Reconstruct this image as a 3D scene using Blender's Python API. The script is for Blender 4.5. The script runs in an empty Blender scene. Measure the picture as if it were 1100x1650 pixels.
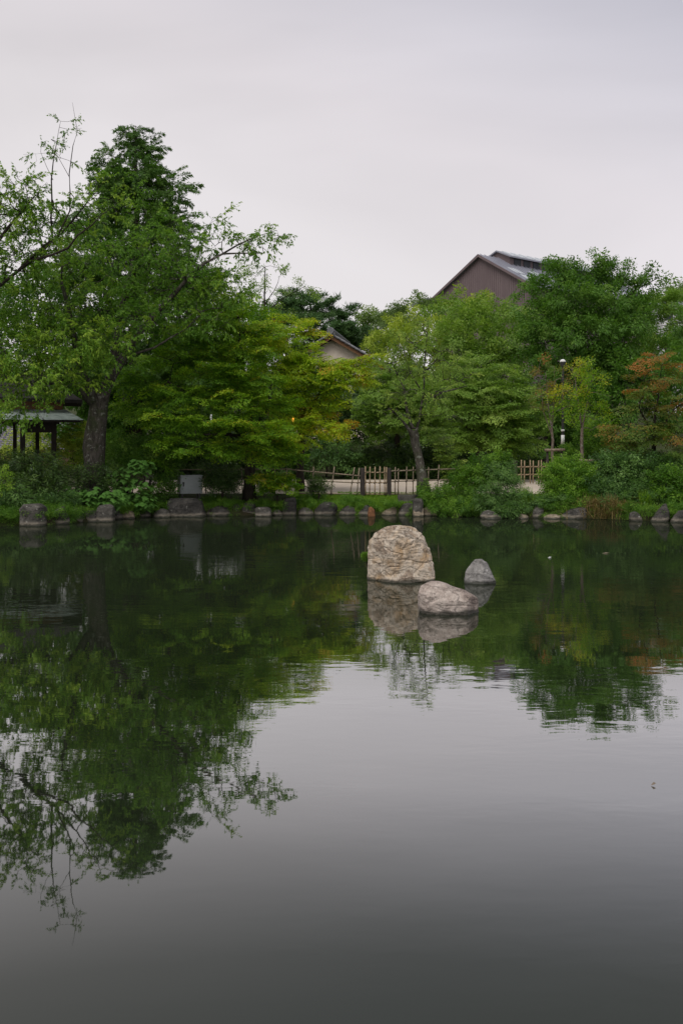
import bpy, math, random
import numpy as np
from mathutils import Vector, noise as mnoise

# ------------------------------------------------------------------ camera, sky, sun, exposure
F, CX, YH, H = 1604.0, 550.0, 722.0, 2.74      # focal length in photo pixels, centre column, horizon row, eye height above water
sc = bpy.context.scene
C = sc.collection
cam_d = bpy.data.cameras.new('camera'); cam = bpy.data.objects.new('camera', cam_d); C.objects.link(cam)
cam.location = (0, 0, H); cam.rotation_euler = (math.radians(90), 0, 0)
cam_d.sensor_fit = 'VERTICAL'; cam_d.sensor_height = 36.0; cam_d.sensor_width = 24.0
cam_d.lens = 36.0 * F / 1650.0
cam_d.shift_y = -(825.0 - YH) / 1650.0
cam_d.clip_start = 0.1; cam_d.clip_end = 3000
sc.camera = cam
sc.render.resolution_x = 682; sc.render.resolution_y = 1024

SUN_EL, SUN_AZ = math.radians(58), math.radians(200)     # azimuth from +Y (view) clockwise: behind the camera, a little to the left
world = bpy.data.worlds.new('World'); sc.world = world; world.use_nodes = True
wn = world.node_tree.nodes; wl = world.node_tree.links
wn.clear()
w_out = wn.new('ShaderNodeOutputWorld'); w_bg = wn.new('ShaderNodeBackground')
w_sky = wn.new('ShaderNodeTexSky'); w_sky.sky_type = 'NISHITA'; w_sky.sun_disc = False
w_sky.sun_elevation = SUN_EL; w_sky.sun_rotation = SUN_AZ
w_scale = wn.new('ShaderNodeVectorMath'); w_scale.operation = 'SCALE'; w_scale.inputs['Scale'].default_value = 0.08
wl.new(w_sky.outputs[0], w_scale.inputs[0])
w_tc = wn.new('ShaderNodeTexCoord'); w_sep = wn.new('ShaderNodeSeparateXYZ')
wl.new(w_tc.outputs['Generated'], w_sep.inputs[0])
w_ramp = wn.new('ShaderNodeValToRGB'); e = w_ramp.color_ramp.elements
e[0].position = 0.0; e[0].color = (0.70, 0.665, 0.665, 1)
e[1].position = 1.0; e[1].color = (0.40, 0.40, 0.425, 1)
for pos, col in ((0.20, (0.71, 0.675, 0.685, 1)), (0.33, (0.70, 0.66, 0.685, 1)), (0.42, (0.635, 0.61, 0.655, 1)), (0.50, (0.525, 0.515, 0.575, 1)), (0.60, (0.43, 0.425, 0.475, 1))):
    x = w_ramp.color_ramp.elements.new(pos); x.color = col
w_map = wn.new('ShaderNodeMapping'); w_map.inputs['Scale'].default_value = (1.0, 1.0, 3.2)
wl.new(w_tc.outputs['Generated'], w_map.inputs[0])
w_noise = wn.new('ShaderNodeTexNoise'); w_noise.inputs['Scale'].default_value = 1.7; w_noise.inputs['Detail'].default_value = 4.0
w_noise.inputs['Roughness'].default_value = 0.45; w_noise.inputs['Distortion'].default_value = 0.6
wl.new(w_map.outputs[0], w_noise.inputs['Vector'])
w_mr = wn.new('ShaderNodeMapRange'); w_mr.inputs['From Min'].default_value = 0.3; w_mr.inputs['From Max'].default_value = 0.7
w_mr.inputs['To Min'].default_value = 0.885; w_mr.inputs['To Max'].default_value = 1.075
wl.new(w_noise.outputs['Fac'], w_mr.inputs['Value'])
w_t = wn.new('ShaderNodeMath'); w_t.operation = 'MULTIPLY_ADD'; w_t.inputs[1].default_value = 0.36   # cloud deck thickens up and to the right
wl.new(w_sep.outputs['X'], w_t.inputs[0]); wl.new(w_sep.outputs['Z'], w_t.inputs[2]); wl.new(w_t.outputs[0], w_ramp.inputs['Fac'])
w_cl = wn.new('ShaderNodeVectorMath'); w_cl.operation = 'SCALE'
wl.new(w_ramp.outputs['Color'], w_cl.inputs[0]); wl.new(w_mr.outputs[0], w_cl.inputs['Scale'])
w_mix = wn.new('ShaderNodeMix'); w_mix.data_type = 'RGBA'; w_mix.inputs['Factor'].default_value = 0.94
wl.new(w_scale.outputs[0], w_mix.inputs['A']); wl.new(w_cl.outputs[0], w_mix.inputs['B'])
wl.new(w_mix.outputs['Result'], w_bg.inputs['Color']); w_bg.inputs['Strength'].default_value = 0.855
wl.new(w_bg.outputs[0], w_out.inputs[0])

sun_d = bpy.data.lights.new('sun', 'SUN'); sun_d.energy = 1.5; sun_d.angle = math.radians(35); sun_d.color = (1.0, 0.965, 0.92)
sun = bpy.data.objects.new('sun', sun_d); C.objects.link(sun)
sdir = Vector((math.sin(SUN_AZ) * math.cos(SUN_EL), math.cos(SUN_AZ) * math.cos(SUN_EL), math.sin(SUN_EL)))
sun.rotation_euler = (-sdir).to_track_quat('-Z', 'Y').to_euler(); sun.location = (0, -20, 60)
sc.view_settings.view_transform = 'Standard'; sc.view_settings.look = 'None'
sc.view_settings.exposure = 0.4; sc.view_settings.gamma = 1.0; sc.view_settings.use_curve_mapping = False
try:
    sc.cycles.max_bounces = 8; sc.cycles.diffuse_bounces = 3; sc.cycles.glossy_bounces = 3
    sc.cycles.transmission_bounces = 3
except Exception: pass

# ------------------------------------------------------------------ helpers
def P(px, py, d):
    return np.array(((px - CX) / F * d, d, H - (py - YH) / F * d))
def PX(px, d): return (px - CX) / F * d
def PZ(py, d): return H - (py - YH) / F * d
def tag(o, label=None, cat=None, group=None, kind=None):
    if label: o['label'] = label
    if cat: o['category'] = cat
    if group: o['group'] = group
    if kind: o['kind'] = kind
    return o
def empty(name, loc, label=None, cat=None, group=None, rz=0.0):
    o = bpy.data.objects.new(name, None); C.objects.link(o); o.location = tuple(loc); o.rotation_euler = (0, 0, rz)
    o.empty_display_size = 0.2
    return tag(o, label, cat, group)
def link(name, me, mat=None, parent=None, loc=None):
    o = bpy.data.objects.new(name, me); C.objects.link(o)
    if mat is not None and len(me.materials) == 0: me.materials.append(mat)
    if parent is not None: o.parent = parent
    if loc is not None: o.location = tuple(loc)
    return o
def mesh_np(name, verts, faces, smooth=False):
    """faces: (n,k) array, all k-gons"""
    verts = np.asarray(verts, dtype=np.float32); faces = np.asarray(faces, dtype=np.int32)
    me = bpy.data.meshes.new(name); n, k = faces.shape
    me.vertices.add(len(verts)); me.vertices.foreach_set('co', verts.ravel())
    me.loops.add(n * k); me.loops.foreach_set('vertex_index', faces.ravel())
    me.polygons.add(n); me.polygons.foreach_set('loop_start', np.arange(0, n * k, k, dtype=np.int32))
    me.update(calc_edges=True)
    if smooth: me.polygons.foreach_set('use_smooth', np.ones(n, dtype=bool))
    return me
class MB:
    """collects boxes, bars and prisms into one mesh"""
    def __init__(s): s.v = []; s.f = []
    def add(s, verts, faces):
        o = len(s.v); s.v += [tuple(map(float, v)) for v in verts]; s.f += [[o + i for i in f] for f in faces]
    def box(s, x0, x1, y0, y1, z0, z1):
        s.add([(x0,y0,z0),(x1,y0,z0),(x1,y1,z0),(x0,y1,z0),(x0,y0,z1),(x1,y0,z1),(x1,y1,z1),(x0,y1,z1)],
              [(0,3,2,1),(4,5,6,7),(0,1,5,4),(1,2,6,5),(2,3,7,6),(3,0,4,7)])
    def slab(s, p, n):
        """polygon p extruded by vector n"""
        p = [np.array(q, float) for q in p]; n = np.array(n, float); k = len(p)
        s.add(p + [q + n for q in p], [tuple(range(k))[::-1], tuple(range(k, 2*k))] + [(i, (i+1) % k, k + (i+1) % k, k + i) for i in range(k)])
    def tube(s, pts, rads, sides=8):
        v, f = tube_mesh([np.array(p, float) for p in pts], rads, sides)
        s.add(v, f)
    def mesh(s, name, smooth=False):
        me = bpy.data.meshes.new(name); me.from_pydata(s.v, [], s.f); me.update()
        if smooth:
            for p in me.polygons: p.use_smooth = True
        return me
    def build(s, name, mat, parent=None, smooth=False): return link(name, s.mesh(name, smooth), mat, parent)
def tube_mesh(pts, rads, sides):
    pts = np.asarray(pts, float); n = len(pts)
    tg = np.gradient(pts, axis=0) if n > 2 else np.repeat((pts[1] - pts[0])[None], n, 0)
    tg /= np.linalg.norm(tg, axis=1)[:, None] + 1e-9
    ref = np.array((1.0, 0.13, 0.07)) if abs(tg[0, 2]) > 0.7 else np.array((0.0, 0.0, 1.0))
    a = np.linspace(0, 2*math.pi, sides, endpoint=False); V = []
    for i in range(n):
        u = np.cross(tg[i], ref); u /= np.linalg.norm(u) + 1e-9; w = np.cross(u, tg[i])
        V.append(pts[i] + rads[i] * (np.cos(a)[:, None] * u + np.sin(a)[:, None] * w))
    V = list(np.concatenate(V)); Fc = []
    for i in range(n - 1):
        for j in range(sides):
            k = (j + 1) % sides
            Fc.append((i*sides + j, i*sides + k, (i+1)*sides + k, (i+1)*sides + j))
    c0 = len(V); V.append(pts[0]); V.append(pts[-1])
    for j in range(sides):
        k = (j + 1) % sides
        Fc.append((c0, k, j)); Fc.append((c0 + 1, (n-1)*sides + j, (n-1)*sides + k))
    return V, Fc

# ------------------------------------------------------------------ materials
class NT:
    def __init__(s, name):
        s.m = bpy.data.materials.new(name); s.m.use_nodes = True; s.t = s.m.node_tree; s.n = s.t.nodes; s.l = s.t.links
        s.n.clear(); s.out = s.n.new('ShaderNodeOutputMaterial')
    def node(s, t, **kw):
        x = s.n.new(t)
        for k, v in kw.items(): setattr(x, k, v)
        return x
    def noise(s, vec, scale, detail=4, rough=0.55, dist=0.0):
        x = s.n.new('ShaderNodeTexNoise'); x.inputs['Scale'].default_value = scale; x.inputs['Detail'].default_value = detail
        x.inputs['Roughness'].default_value = rough; x.inputs['Distortion'].default_value = dist
        s.l.new(vec, x.inputs['Vector']); return x.outputs['Fac']
    def ramp(s, fac, stops):
        x = s.n.new('ShaderNodeValToRGB'); r = x.color_ramp
        while len(r.elements) > 1: r.elements.remove(r.elements[-1])
        r.elements[0].position = stops[0][0]; r.elements[0].color = tuple(stops[0][1]) + (1,)
        for p, c in stops[1:]:
            q = r.elements.new(p); q.color = tuple(c) + (1,)
        s.l.new(fac, x.inputs['Fac']); return x.outputs['Color']
    def mix(s, fac, a, b, mode='MIX'):
        x = s.n.new('ShaderNodeMix'); x.data_type = 'RGBA'; x.blend_type = mode
        for nm, v in (('Factor', fac), ('A', a), ('B', b)):
            if hasattr(v, 'is_linked'): s.l.new(v, x.inputs[nm])
            elif nm == 'Factor': x.inputs[nm].default_value = v
            else: x.inputs[nm].default_value = tuple(v) + (1,)
        return x.outputs['Result']
    def mrange(s, v, a, b, c, d):
        x = s.n.new('ShaderNodeMapRange')
        for nm, q in (('From Min', a), ('From Max', b), ('To Min', c), ('To Max', d)): x.inputs[nm].default_value = q
        s.l.new(v, x.inputs['Value']); return x.outputs[0]
    def math(s, op, a, b):
        x = s.n.new('ShaderNodeMath'); x.operation = op
        for i, v in enumerate((a, b)):
            if hasattr(v, 'is_linked'): s.l.new(v, x.inputs[i])
            else: x.inputs[i].default_value = v
        return x.outputs[0]
    def bump(s, h, strength, dist):
        x = s.n.new('ShaderNodeBump'); x.inputs['Strength'].default_value = strength; x.inputs['Distance'].default_value = dist
        s.l.new(h, x.inputs['Height']); return x.outputs[0]
    def principled(s, col, rough=0.8, normal=None, spec=0.3, metal=0.0):
        p = s.n.new('ShaderNodeBsdfPrincipled')
        if hasattr(col, 'is_linked'): s.l.new(col, p.inputs['Base Color'])
        else: p.inputs['Base Color'].default_value = tuple(col) + (1,)
        if hasattr(rough, 'is_linked'): s.l.new(rough, p.inputs['Roughness'])
        else: p.inputs['Roughness'].default_value = rough
        p.inputs['Specular IOR Level'].default_value = spec; p.inputs['Metallic'].default_value = metal
        if normal is not None: s.l.new(normal, p.inputs['Normal'])
        return p
    def done(s, sh):
        s.l.new(sh.outputs[0] if hasattr(sh, 'outputs') else sh, s.out.inputs['Surface']); return s.m
    def obj_co(s): return s.node('ShaderNodeTexCoord').outputs['Object']
    def pos(s): return s.node('ShaderNodeNewGeometry').outputs['Position']

LEAF_GAIN = (2.05, 2.12, 1.25)      # thin leaves both reflect and pass light
def leaf_mat(name, stops, trans=0.42, rough=0.5, spec=0.25):
    t = NT(name)
    at = t.node('ShaderNodeAttribute', attribute_name='tint')
    stops = [(q, (c[0] * LEAF_GAIN[0], c[1] * LEAF_GAIN[1], c[2] * LEAF_GAIN[2])) for q, c in stops]
    col = t.ramp(at.outputs['Fac'], stops)
    p = t.principled(col, rough, None, spec)
    tr = t.node('ShaderNodeBsdfTranslucent')
    c2 = t.mix(1.0, col, (1.0, 1.12, 0.55), 'MULTIPLY'); t.l.new(c2, tr.inputs['Color'])
    mx = t.node('ShaderNodeMixShader'); mx.inputs[0].default_value = trans
    t.l.new(p.outputs[0], mx.inputs[1]); t.l.new(tr.outputs[0], mx.inputs[2])
    return t.done(mx)
def simple_mat(name, c0, c1, scale=6.0, rough=0.8, bump=0.0, bd=0.02, spec=0.3, stretch=None, metal=0.0, detail=5):
    t = NT(name); co = t.obj_co()
    if stretch:
        mp = t.node('ShaderNodeMapping'); mp.inputs['Scale'].default_value = stretch; t.l.new(co, mp.inputs[0]); co = mp.outputs[0]
    n = t.noise(co, scale, detail, 0.6)
    col = t.ramp(n, [(0.3, c0), (0.7, c1)])
    nm = t.bump(n, bump, bd) if bump else None
    return t.done(t.principled(col, rough, nm, spec, metal))

def bark_mat(name, dark, light, moss=(0.05, 0.065, 0.025), mossamt=0.55, lichen=.6):
    t = NT(name); co = t.obj_co()
    mp = t.node('ShaderNodeMapping'); mp.inputs['Scale'].default_value = (5, 5, 1.6); t.l.new(co, mp.inputs[0])
    n = t.noise(mp.outputs[0], 2.2, 8, 0.68, 0.4); n2 = t.noise(co, 1.6, 5, 0.6); n3 = t.noise(co, 7.0, 4, 0.6)
    col = t.ramp(n, [(0.32, dark), (0.66, light)])
    col = t.mix(t.mrange(n2, mossamt, mossamt + 0.15, 0, 0.75), col, moss)
    col = t.mix(t.mrange(n3, 0.58, 0.66, 0, lichen), col, (0.30, 0.31, 0.26))
    return t.done(t.principled(col, 0.9, t.bump(n, 0.9, 0.06), 0.15))

def rock_mat(name, stops, vein, wet=(0.03, 0.032, 0.022), band=None, scale=1.5, lichen=0.3, strata=0.0):
    t = NT(name); co = t.obj_co(); pos = t.pos()
    rnd = t.node('ShaderNodeObjectInfo').outputs['Random']
    off = t.node('ShaderNodeVectorMath', operation='ADD'); t.l.new(co, off.inputs[0])
    cmb = t.node('ShaderNodeCombineXYZ'); r10 = t.math('MULTIPLY', rnd, 37.0)
    t.l.new(r10, cmb.inputs[0]); t.l.new(r10, cmb.inputs[1]); t.l.new(cmb.outputs[0], off.inputs[1]); v = off.outputs[0]
    n = t.noise(v, scale, 9, 0.66, 0.5)
    col = t.ramp(n, stops)
    fine = t.noise(v, scale * 9, 8, 0.75)
    col = t.mix(0.85, col, t.ramp(fine, [(0.30, (0.35, 0.33, 0.32)), (0.46, (0.9, 0.88, 0.86)), (0.66, (1.2, 1.19, 1.17))]), 'MULTIPLY')
    spk = t.noise(v, scale * 30, 3, 0.7); col = t.mix(0.5, col, t.ramp(spk, [(0.34, (0.4, 0.4, 0.4)), (0.5, (1, 1, 1)), (0.68, (1.25, 1.25, 1.25))]), 'MULTIPLY')
    # dark cracks and seams
    mp = t.node('ShaderNodeMapping'); mp.inputs['Rotation'].default_value = (0.3, 0.45, 0.2); mp.inputs['Scale'].default_value = (0.8, 0.8, 2.6)
    t.l.new(v, mp.inputs[0])
    cr = t.noise(mp.outputs[0], scale * 1.7, 7, 0.6, 1.2)
    crk = t.math('ABSOLUTE', t.math('SUBTRACT', cr, 0.5), 0.0)
    col = t.mix(t.mrange(crk, 0.0, 0.016, 0.6, 0.0), col, vein)
    li = t.noise(v, scale * 4.5, 3, 0.5)
    col = t.mix(t.mrange(li, 0.66, 0.70, 0, lichen), col, (0.55, 0.54, 0.48))
    sz = t.node('ShaderNodeSeparateXYZ'); t.l.new(pos, sz.inputs[0])
    wob = t.math('ADD', sz.outputs['Z'], t.mrange(t.noise(v, 3.5, 3), 0.3, 0.7, -0.03, 0.03))
    if band is not None:
        col = t.mix(t.mrange(wob, 0.10, 0.17, 0.55, 0.0), col, band)
    col = t.mix(t.mrange(wob, 0.035, 0.075, 0.85, 0.0), col, wet)
    h = t.math('ADD', t.math('MULTIPLY', fine, 0.5), t.math('ADD', n, t.math('MULTIPLY', t.mrange(crk, 0.0, 0.03, -1.0, 0.0), 0.5)))
    rough = t.mrange(wob, 0.02, 0.06, 0.4, 0.88)
    return t.done(t.principled(col, rough, t.bump(h, 0.75, 0.05), 0.3))

M = {}
M['cherry'] = leaf_mat('leaf_cherry', [(0.0, (0.045, 0.10, 0.018)), (0.5, (0.085, 0.155, 0.028)), (1.0, (0.19, 0.25, 0.05))])
M['cherry_lt'] = leaf_mat('leaf_cherry_pale', [(0.0, (0.06, 0.105, 0.03)), (0.5, (0.11, 0.165, 0.05)), (1.0, (0.21, 0.255, 0.09))])
M['meta'] = leaf_mat('leaf_redwood', [(0.0, (0.028, 0.062, 0.020)), (0.5, (0.048, 0.095, 0.030)), (1.0, (0.085, 0.14, 0.045))])
M['maple'] = leaf_mat('leaf_maple', [(0.0, (0.035, 0.085, 0.012)), (0.45, (0.085, 0.16, 0.016)), (0.8, (0.18, 0.24, 0.022)), (1.0, (0.27, 0.21, 0.03))])
M['maple_yel'] = leaf_mat('leaf_maple_yellow', [(0.0, (0.055, 0.11, 0.012)), (0.35, (0.13, 0.205, 0.016)), (0.7, (0.24, 0.285, 0.022)), (0.9, (0.27, 0.22, 0.03)), (1.0, (0.32, 0.14, 0.03))])
M['maple_red'] = leaf_mat('leaf_maple_red', [(0.0, (0.045, 0.085, 0.02)), (0.45, (0.07, 0.10, 0.028)), (0.75, (0.15, 0.085, 0.03)), (1.0, (0.22, 0.075, 0.03))])
M['broad'] = leaf_mat('leaf_broad', [(0.0, (0.035, 0.08, 0.020)), (0.5, (0.06, 0.12, 0.030)), (1.0, (0.12, 0.18, 0.05))])
M['light'] = leaf_mat('leaf_light', [(0.0, (0.065, 0.115, 0.032)), (0.5, (0.105, 0.165, 0.045)), (1.0, (0.18, 0.225, 0.075))])
M['yelgreen'] = leaf_mat('leaf_yellow_green', [(0.0, (0.09, 0.13, 0.030)), (0.5, (0.16, 0.205, 0.045)), (1.0, (0.25, 0.27, 0.08))])
M['far'] = leaf_mat('leaf_far_hazed', [(0.0, (0.055, 0.085, 0.045)), (0.5, (0.085, 0.125, 0.062)), (1.0, (0.14, 0.18, 0.085))])  # bluish distance haze is put into this leaf colour
M['pine'] = leaf_mat('needle_pine', [(0.0, (0.020, 0.045, 0.022)), (0.5, (0.036, 0.072, 0.034)), (1.0, (0.065, 0.105, 0.048))], 0.15)
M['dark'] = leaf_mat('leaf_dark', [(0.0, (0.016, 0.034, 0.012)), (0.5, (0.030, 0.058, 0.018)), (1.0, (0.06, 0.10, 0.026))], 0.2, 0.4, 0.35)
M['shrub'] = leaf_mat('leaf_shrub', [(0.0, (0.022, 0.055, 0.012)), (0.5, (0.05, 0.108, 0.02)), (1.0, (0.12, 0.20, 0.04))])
M['shrub_blue'] = leaf_mat('leaf_shrub_cool', [(0.0, (0.022, 0.048, 0.022)), (0.5, (0.045, 0.09, 0.04)), (1.0, (0.10, 0.165, 0.075))])
M['bigleaf'] = simple_mat('leaf_large', (0.04, 0.11, 0.018), (0.08, 0.18, 0.03), 5.0, 0.6, 0.3, 0.01, 0.12)
M['grass'] = leaf_mat('grass_blade', [(0.0, (0.05, 0.10, 0.018)), (0.5, (0.09, 0.165, 0.025)), (1.0, (0.17, 0.23, 0.05))])
M['straw'] = leaf_mat('dry_straw', [(0.0, (0.05, 0.035, 0.022)), (0.5, (0.11, 0.078, 0.048)), (1.0, (0.19, 0.14, 0.09))], 0.2)
M['bark'] = bark_mat('bark_cherry', (0.022, 0.019, 0.015), (0.13, 0.115, 0.095), mossamt=.5)
M['bark_dark'] = bark_mat('bark_dark', (0.022, 0.018, 0.014), (0.06, 0.05, 0.04), mossamt=0.7, lichen=0)
M['bark_tan'] = bark_mat('bark_tan', (0.09, 0.065, 0.045), (0.26, 0.21, 0.17), mossamt=0.66)
M['rock_warm'] = rock_mat('rock_warm', [(0.26, (0.13, 0.075, 0.04)), (0.38, (0.40, 0.27, 0.15)), (0.47, (0.50, 0.40, 0.29)), (0.55, (0.56, 0.49, 0.40)), (0.63, (0.34, 0.26, 0.19)), (0.74, (0.62, 0.57, 0.49))], (0.05, 0.036, 0.025), scale=1.5, lichen=0.2)
M['rock_pink'] = rock_mat('rock_pinkish', [(0.28, (0.17, 0.13, 0.11)), (0.45, (0.38, 0.315, 0.275)), (0.56, (0.50, 0.435, 0.385)), (0.7, (0.57, 0.51, 0.46))], (0.10, 0.075, 0.06), scale=1.6, lichen=0.1)
M['rock_grey'] = rock_mat('rock_grey', [(0.3, (0.18, 0.175, 0.165)), (0.5, (0.33, 0.32, 0.305)), (0.7, (0.48, 0.465, 0.445))], (0.10, 0.095, 0.09), scale=2.0, lichen=0.15)
M['bank_dark'] = rock_mat('bank_stone_dark', [(0.3, (0.022, 0.022, 0.020)), (0.5, (0.05, 0.048, 0.043)), (0.72, (0.11, 0.10, 0.09))], (0.015, 0.014, 0.012), band=(0.27, 0.235, 0.18), lichen=0.25)
M['bank_grey'] = rock_mat('bank_stone_grey', [(0.3, (0.035, 0.034, 0.03)), (0.5, (0.09, 0.085, 0.074)), (0.72, (0.17, 0.16, 0.14))], (0.03, 0.027, 0.023), band=(0.30, 0.26, 0.20), lichen=0.5)
M['bank_tan'] = rock_mat('bank_stone_tan', [(0.3, (0.14, 0.11, 0.075)), (0.5, (0.27, 0.22, 0.16)), (0.72, (0.40, 0.34, 0.26))], (0.06, 0.05, 0.035), band=(0.36, 0.30, 0.22), lichen=0.2)
M['bamboo'] = simple_mat('bamboo', (0.22, 0.155, 0.09), (0.42, 0.31, 0.19), 14, 0.55, 0.2, 0.004)
M['bamboo_old'] = simple_mat('bamboo_weathered', (0.16, 0.12, 0.08), (0.34, 0.27, 0.19), 14, 0.65, 0.2, 0.004)
M['rope'] = simple_mat('palm_rope', (0.012, 0.010, 0.008), (0.03, 0.025, 0.02), 40, 0.9)
M['post'] = simple_mat('charred_post', (0.020, 0.016, 0.013), (0.07, 0.058, 0.05), 6, 0.85, 0.5, 0.02, stretch=(4, 4, 0.5))
M['wood_dark'] = simple_mat('dark_timber', (0.012, 0.009, 0.007), (0.035, 0.026, 0.02), 8, 0.75, 0.3, 0.01, stretch=(4, 4, 0.6))
M['wood_brown'] = simple_mat('brown_timber', (0.11, 0.055, 0.025), (0.24, 0.12, 0.055), 7, 0.7, 0.3, 0.01, stretch=(3, 3, 0.6))
M['wood_pole'] = simple_mat('pale_log', (0.13, 0.10, 0.07), (0.30, 0.24, 0.17), 8, 0.8, 0.4, 0.01)
M['copper'] = simple_mat('copper_green_sheet', (0.16, 0.20, 0.18), (0.40, 0.46, 0.42), 3.2, 0.55, 0.1, 0.01, stretch=(1.0, 3.5, 3.5))
M['thatch'] = simple_mat('dark_bark_roof', (0.010, 0.009, 0.008), (0.028, 0.025, 0.021), 10, 0.9, 0.6, 0.02)
M['tile'] = simple_mat('roof_tile_grey', (0.10, 0.10, 0.108), (0.24, 0.24, 0.255), 5, 0.5, 0.2, 0.01)
M['tile_lilac'] = simple_mat('roof_tile_lilac', (0.15, 0.14, 0.17), (0.26, 0.245, 0.285), 5, 0.5, 0.2, 0.01)
M['plaster'] = simple_mat('cream_plaster', (0.66, 0.56, 0.45), (0.76, 0.67, 0.56), 2.5, 0.9, 0.1, 0.01)
M['plaster_tan'] = simple_mat('tan_plaster', (0.36, 0.24, 0.16), (0.48, 0.34, 0.24), 2.5, 0.9)
M['white'] = simple_mat('white_paint', (0.66, 0.66, 0.64), (0.80, 0.80, 0.78), 6, 0.5)
M['clad'] = simple_mat('brown_cladding', (0.155, 0.115, 0.118), (0.195, 0.15, 0.15), 0.9, 0.6, stretch=(1, 1, 0.25))
M['metal_roof'] = simple_mat('metal_roof_sheet', (0.24, 0.245, 0.29), (0.32, 0.325, 0.375), 0.7, 0.4, spec=0.5)
M['skylight'] = simple_mat('skylight_sheet', (0.50, 0.54, 0.56), (0.66, 0.69, 0.71), 1.5, 0.3, spec=0.5)
M['louvre'] = simple_mat('dark_louvre', (0.02, 0.024, 0.03), (0.05, 0.055, 0.06), 3, 0.5)
M['steel_grey'] = simple_mat('grey_painted_steel', (0.24, 0.265, 0.26), (0.31, 0.335, 0.33), 3.0, 0.5, spec=0.4)
M['steel_dark'] = simple_mat('dark_painted_steel', (0.02, 0.02, 0.02), (0.05, 0.048, 0.045), 5, 0.5)
M['rust'] = simple_mat('rusty_stone', (0.10, 0.045, 0.02), (0.24, 0.11, 0.05), 9, 0.9, 0.5, 0.02)
M['sand'] = None
def sand_mat():
    t = NT('pale_sand'); co = t.pos()
    n = t.noise(co, 0.5, 5, 0.6); f = t.noise(co, 30, 4, 0.7)
    col = t.ramp(n, [(0.3, (0.50, 0.42, 0.34)), (0.7, (0.64, 0.55, 0.46))])
    col = t.mix(0.5, col, t.ramp(f, [(0.3, (0.75, 0.74, 0.72)), (0.7, (1.1, 1.1, 1.1))]), 'MULTIPLY')
    return t.done(t.principled(col, 0.95, t.bump(f, 0.4, 0.01), 0.1))
M['sand'] = sand_mat()
def soil_mat():
    t = NT('soil_and_moss'); co = t.pos()
    n = t.noise(co, 0.7, 6, 0.65); f = t.noise(co, 9, 5, 0.7)
    col = t.ramp(n, [(0.35, (0.035, 0.028, 0.018)), (0.5, (0.045, 0.055, 0.02)), (0.68, (0.06, 0.085, 0.025))])
    col = t.mix(0.6, col, t.ramp(f, [(0.3, (0.5, 0.5, 0.5)), (0.7, (1.25, 1.25, 1.2))]), 'MULTIPLY')
    return t.done(t.principled(col, 0.95, t.bump(f, 0.8, 0.05), 0.1))
M['soil'] = soil_mat()
def water_mat():
    t = NT('pond_water'); pos = t.pos()
    def mapped(sx, sy, rz):
        mp = t.node('ShaderNodeMapping'); mp.inputs['Scale'].default_value = (sx, sy, 1); mp.inputs['Rotation'].default_value = (0, 0, rz)
        t.l.new(pos, mp.inputs[0]); return mp.outputs[0]
    patch = t.noise(mapped(0.07, 0.16, 0.1), 1.0, 3, 0.5)
    sp = t.node('ShaderNodeSeparateXYZ'); t.l.new(pos, sp.inputs[0])
    amp = t.math('MULTIPLY', t.mrange(patch, 0.42, 0.66, 0.10, 1.0), t.mrange(sp.outputs['Y'], 6.0, 20.0, 0.35, 1.5))   # the open middle is less sheltered
    a = t.noise(mapped(1.3, 2.6, 0.25), 1.0, 2, 0.45, 0.3)
    b = t.noise(mapped(3.2, 7.5, -0.2), 1.0, 2, 0.5, 0.3)
    c = t.noise(mapped(0.35, 0.6, 0.1), 1.0, 1, 0.5)
    h = t.math('ADD', t.math('MULTIPLY', t.math('MULTIPLY', a, amp), 1.0), t.math('ADD', t.math('MULTIPLY', t.math('MULTIPLY', b, amp), 0.33), t.math('MULTIPLY', c, 0.5)))
    nm = t.bump(h, 1.0, 0.0045)
    body = t.node('ShaderNodeBsdfDiffuse'); body.inputs['Color'].default_value = (0.0140, 0.0190, 0.0105, 1)
    gl = t.node('ShaderNodeBsdfGlossy'); gl.inputs['Roughness'].default_value = 0.015; gl.inputs['Color'].default_value = (1, 1, 1, 1)
    t.l.new(nm, gl.inputs['Normal'])
    fr = t.node('ShaderNodeFresnel'); fr.inputs['IOR'].default_value = 1.333; t.l.new(nm, fr.inputs['Normal'])
    rc = t.ramp(fr.outputs[0], [(0.02, (.022,)*3), (0.05, (.055,)*3), (0.075, (.10,)*3), (0.11, (.25,)*3), (0.15, (.44,)*3), (0.235, (.60,)*3), (0.32, (.48,)*3), (0.42, (.33,)*3), (0.7, (.40,)*3), (1.0, (1,)*3)])
    mx = t.node('ShaderNodeMixShader'); t.l.new(rc, mx.inputs[0]); t.l.new(body.outputs[0], mx.inputs[1]); t.l.new(gl.outputs[0], mx.inputs[2])
    return t.done(mx)
M['water'] = water_mat()

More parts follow.
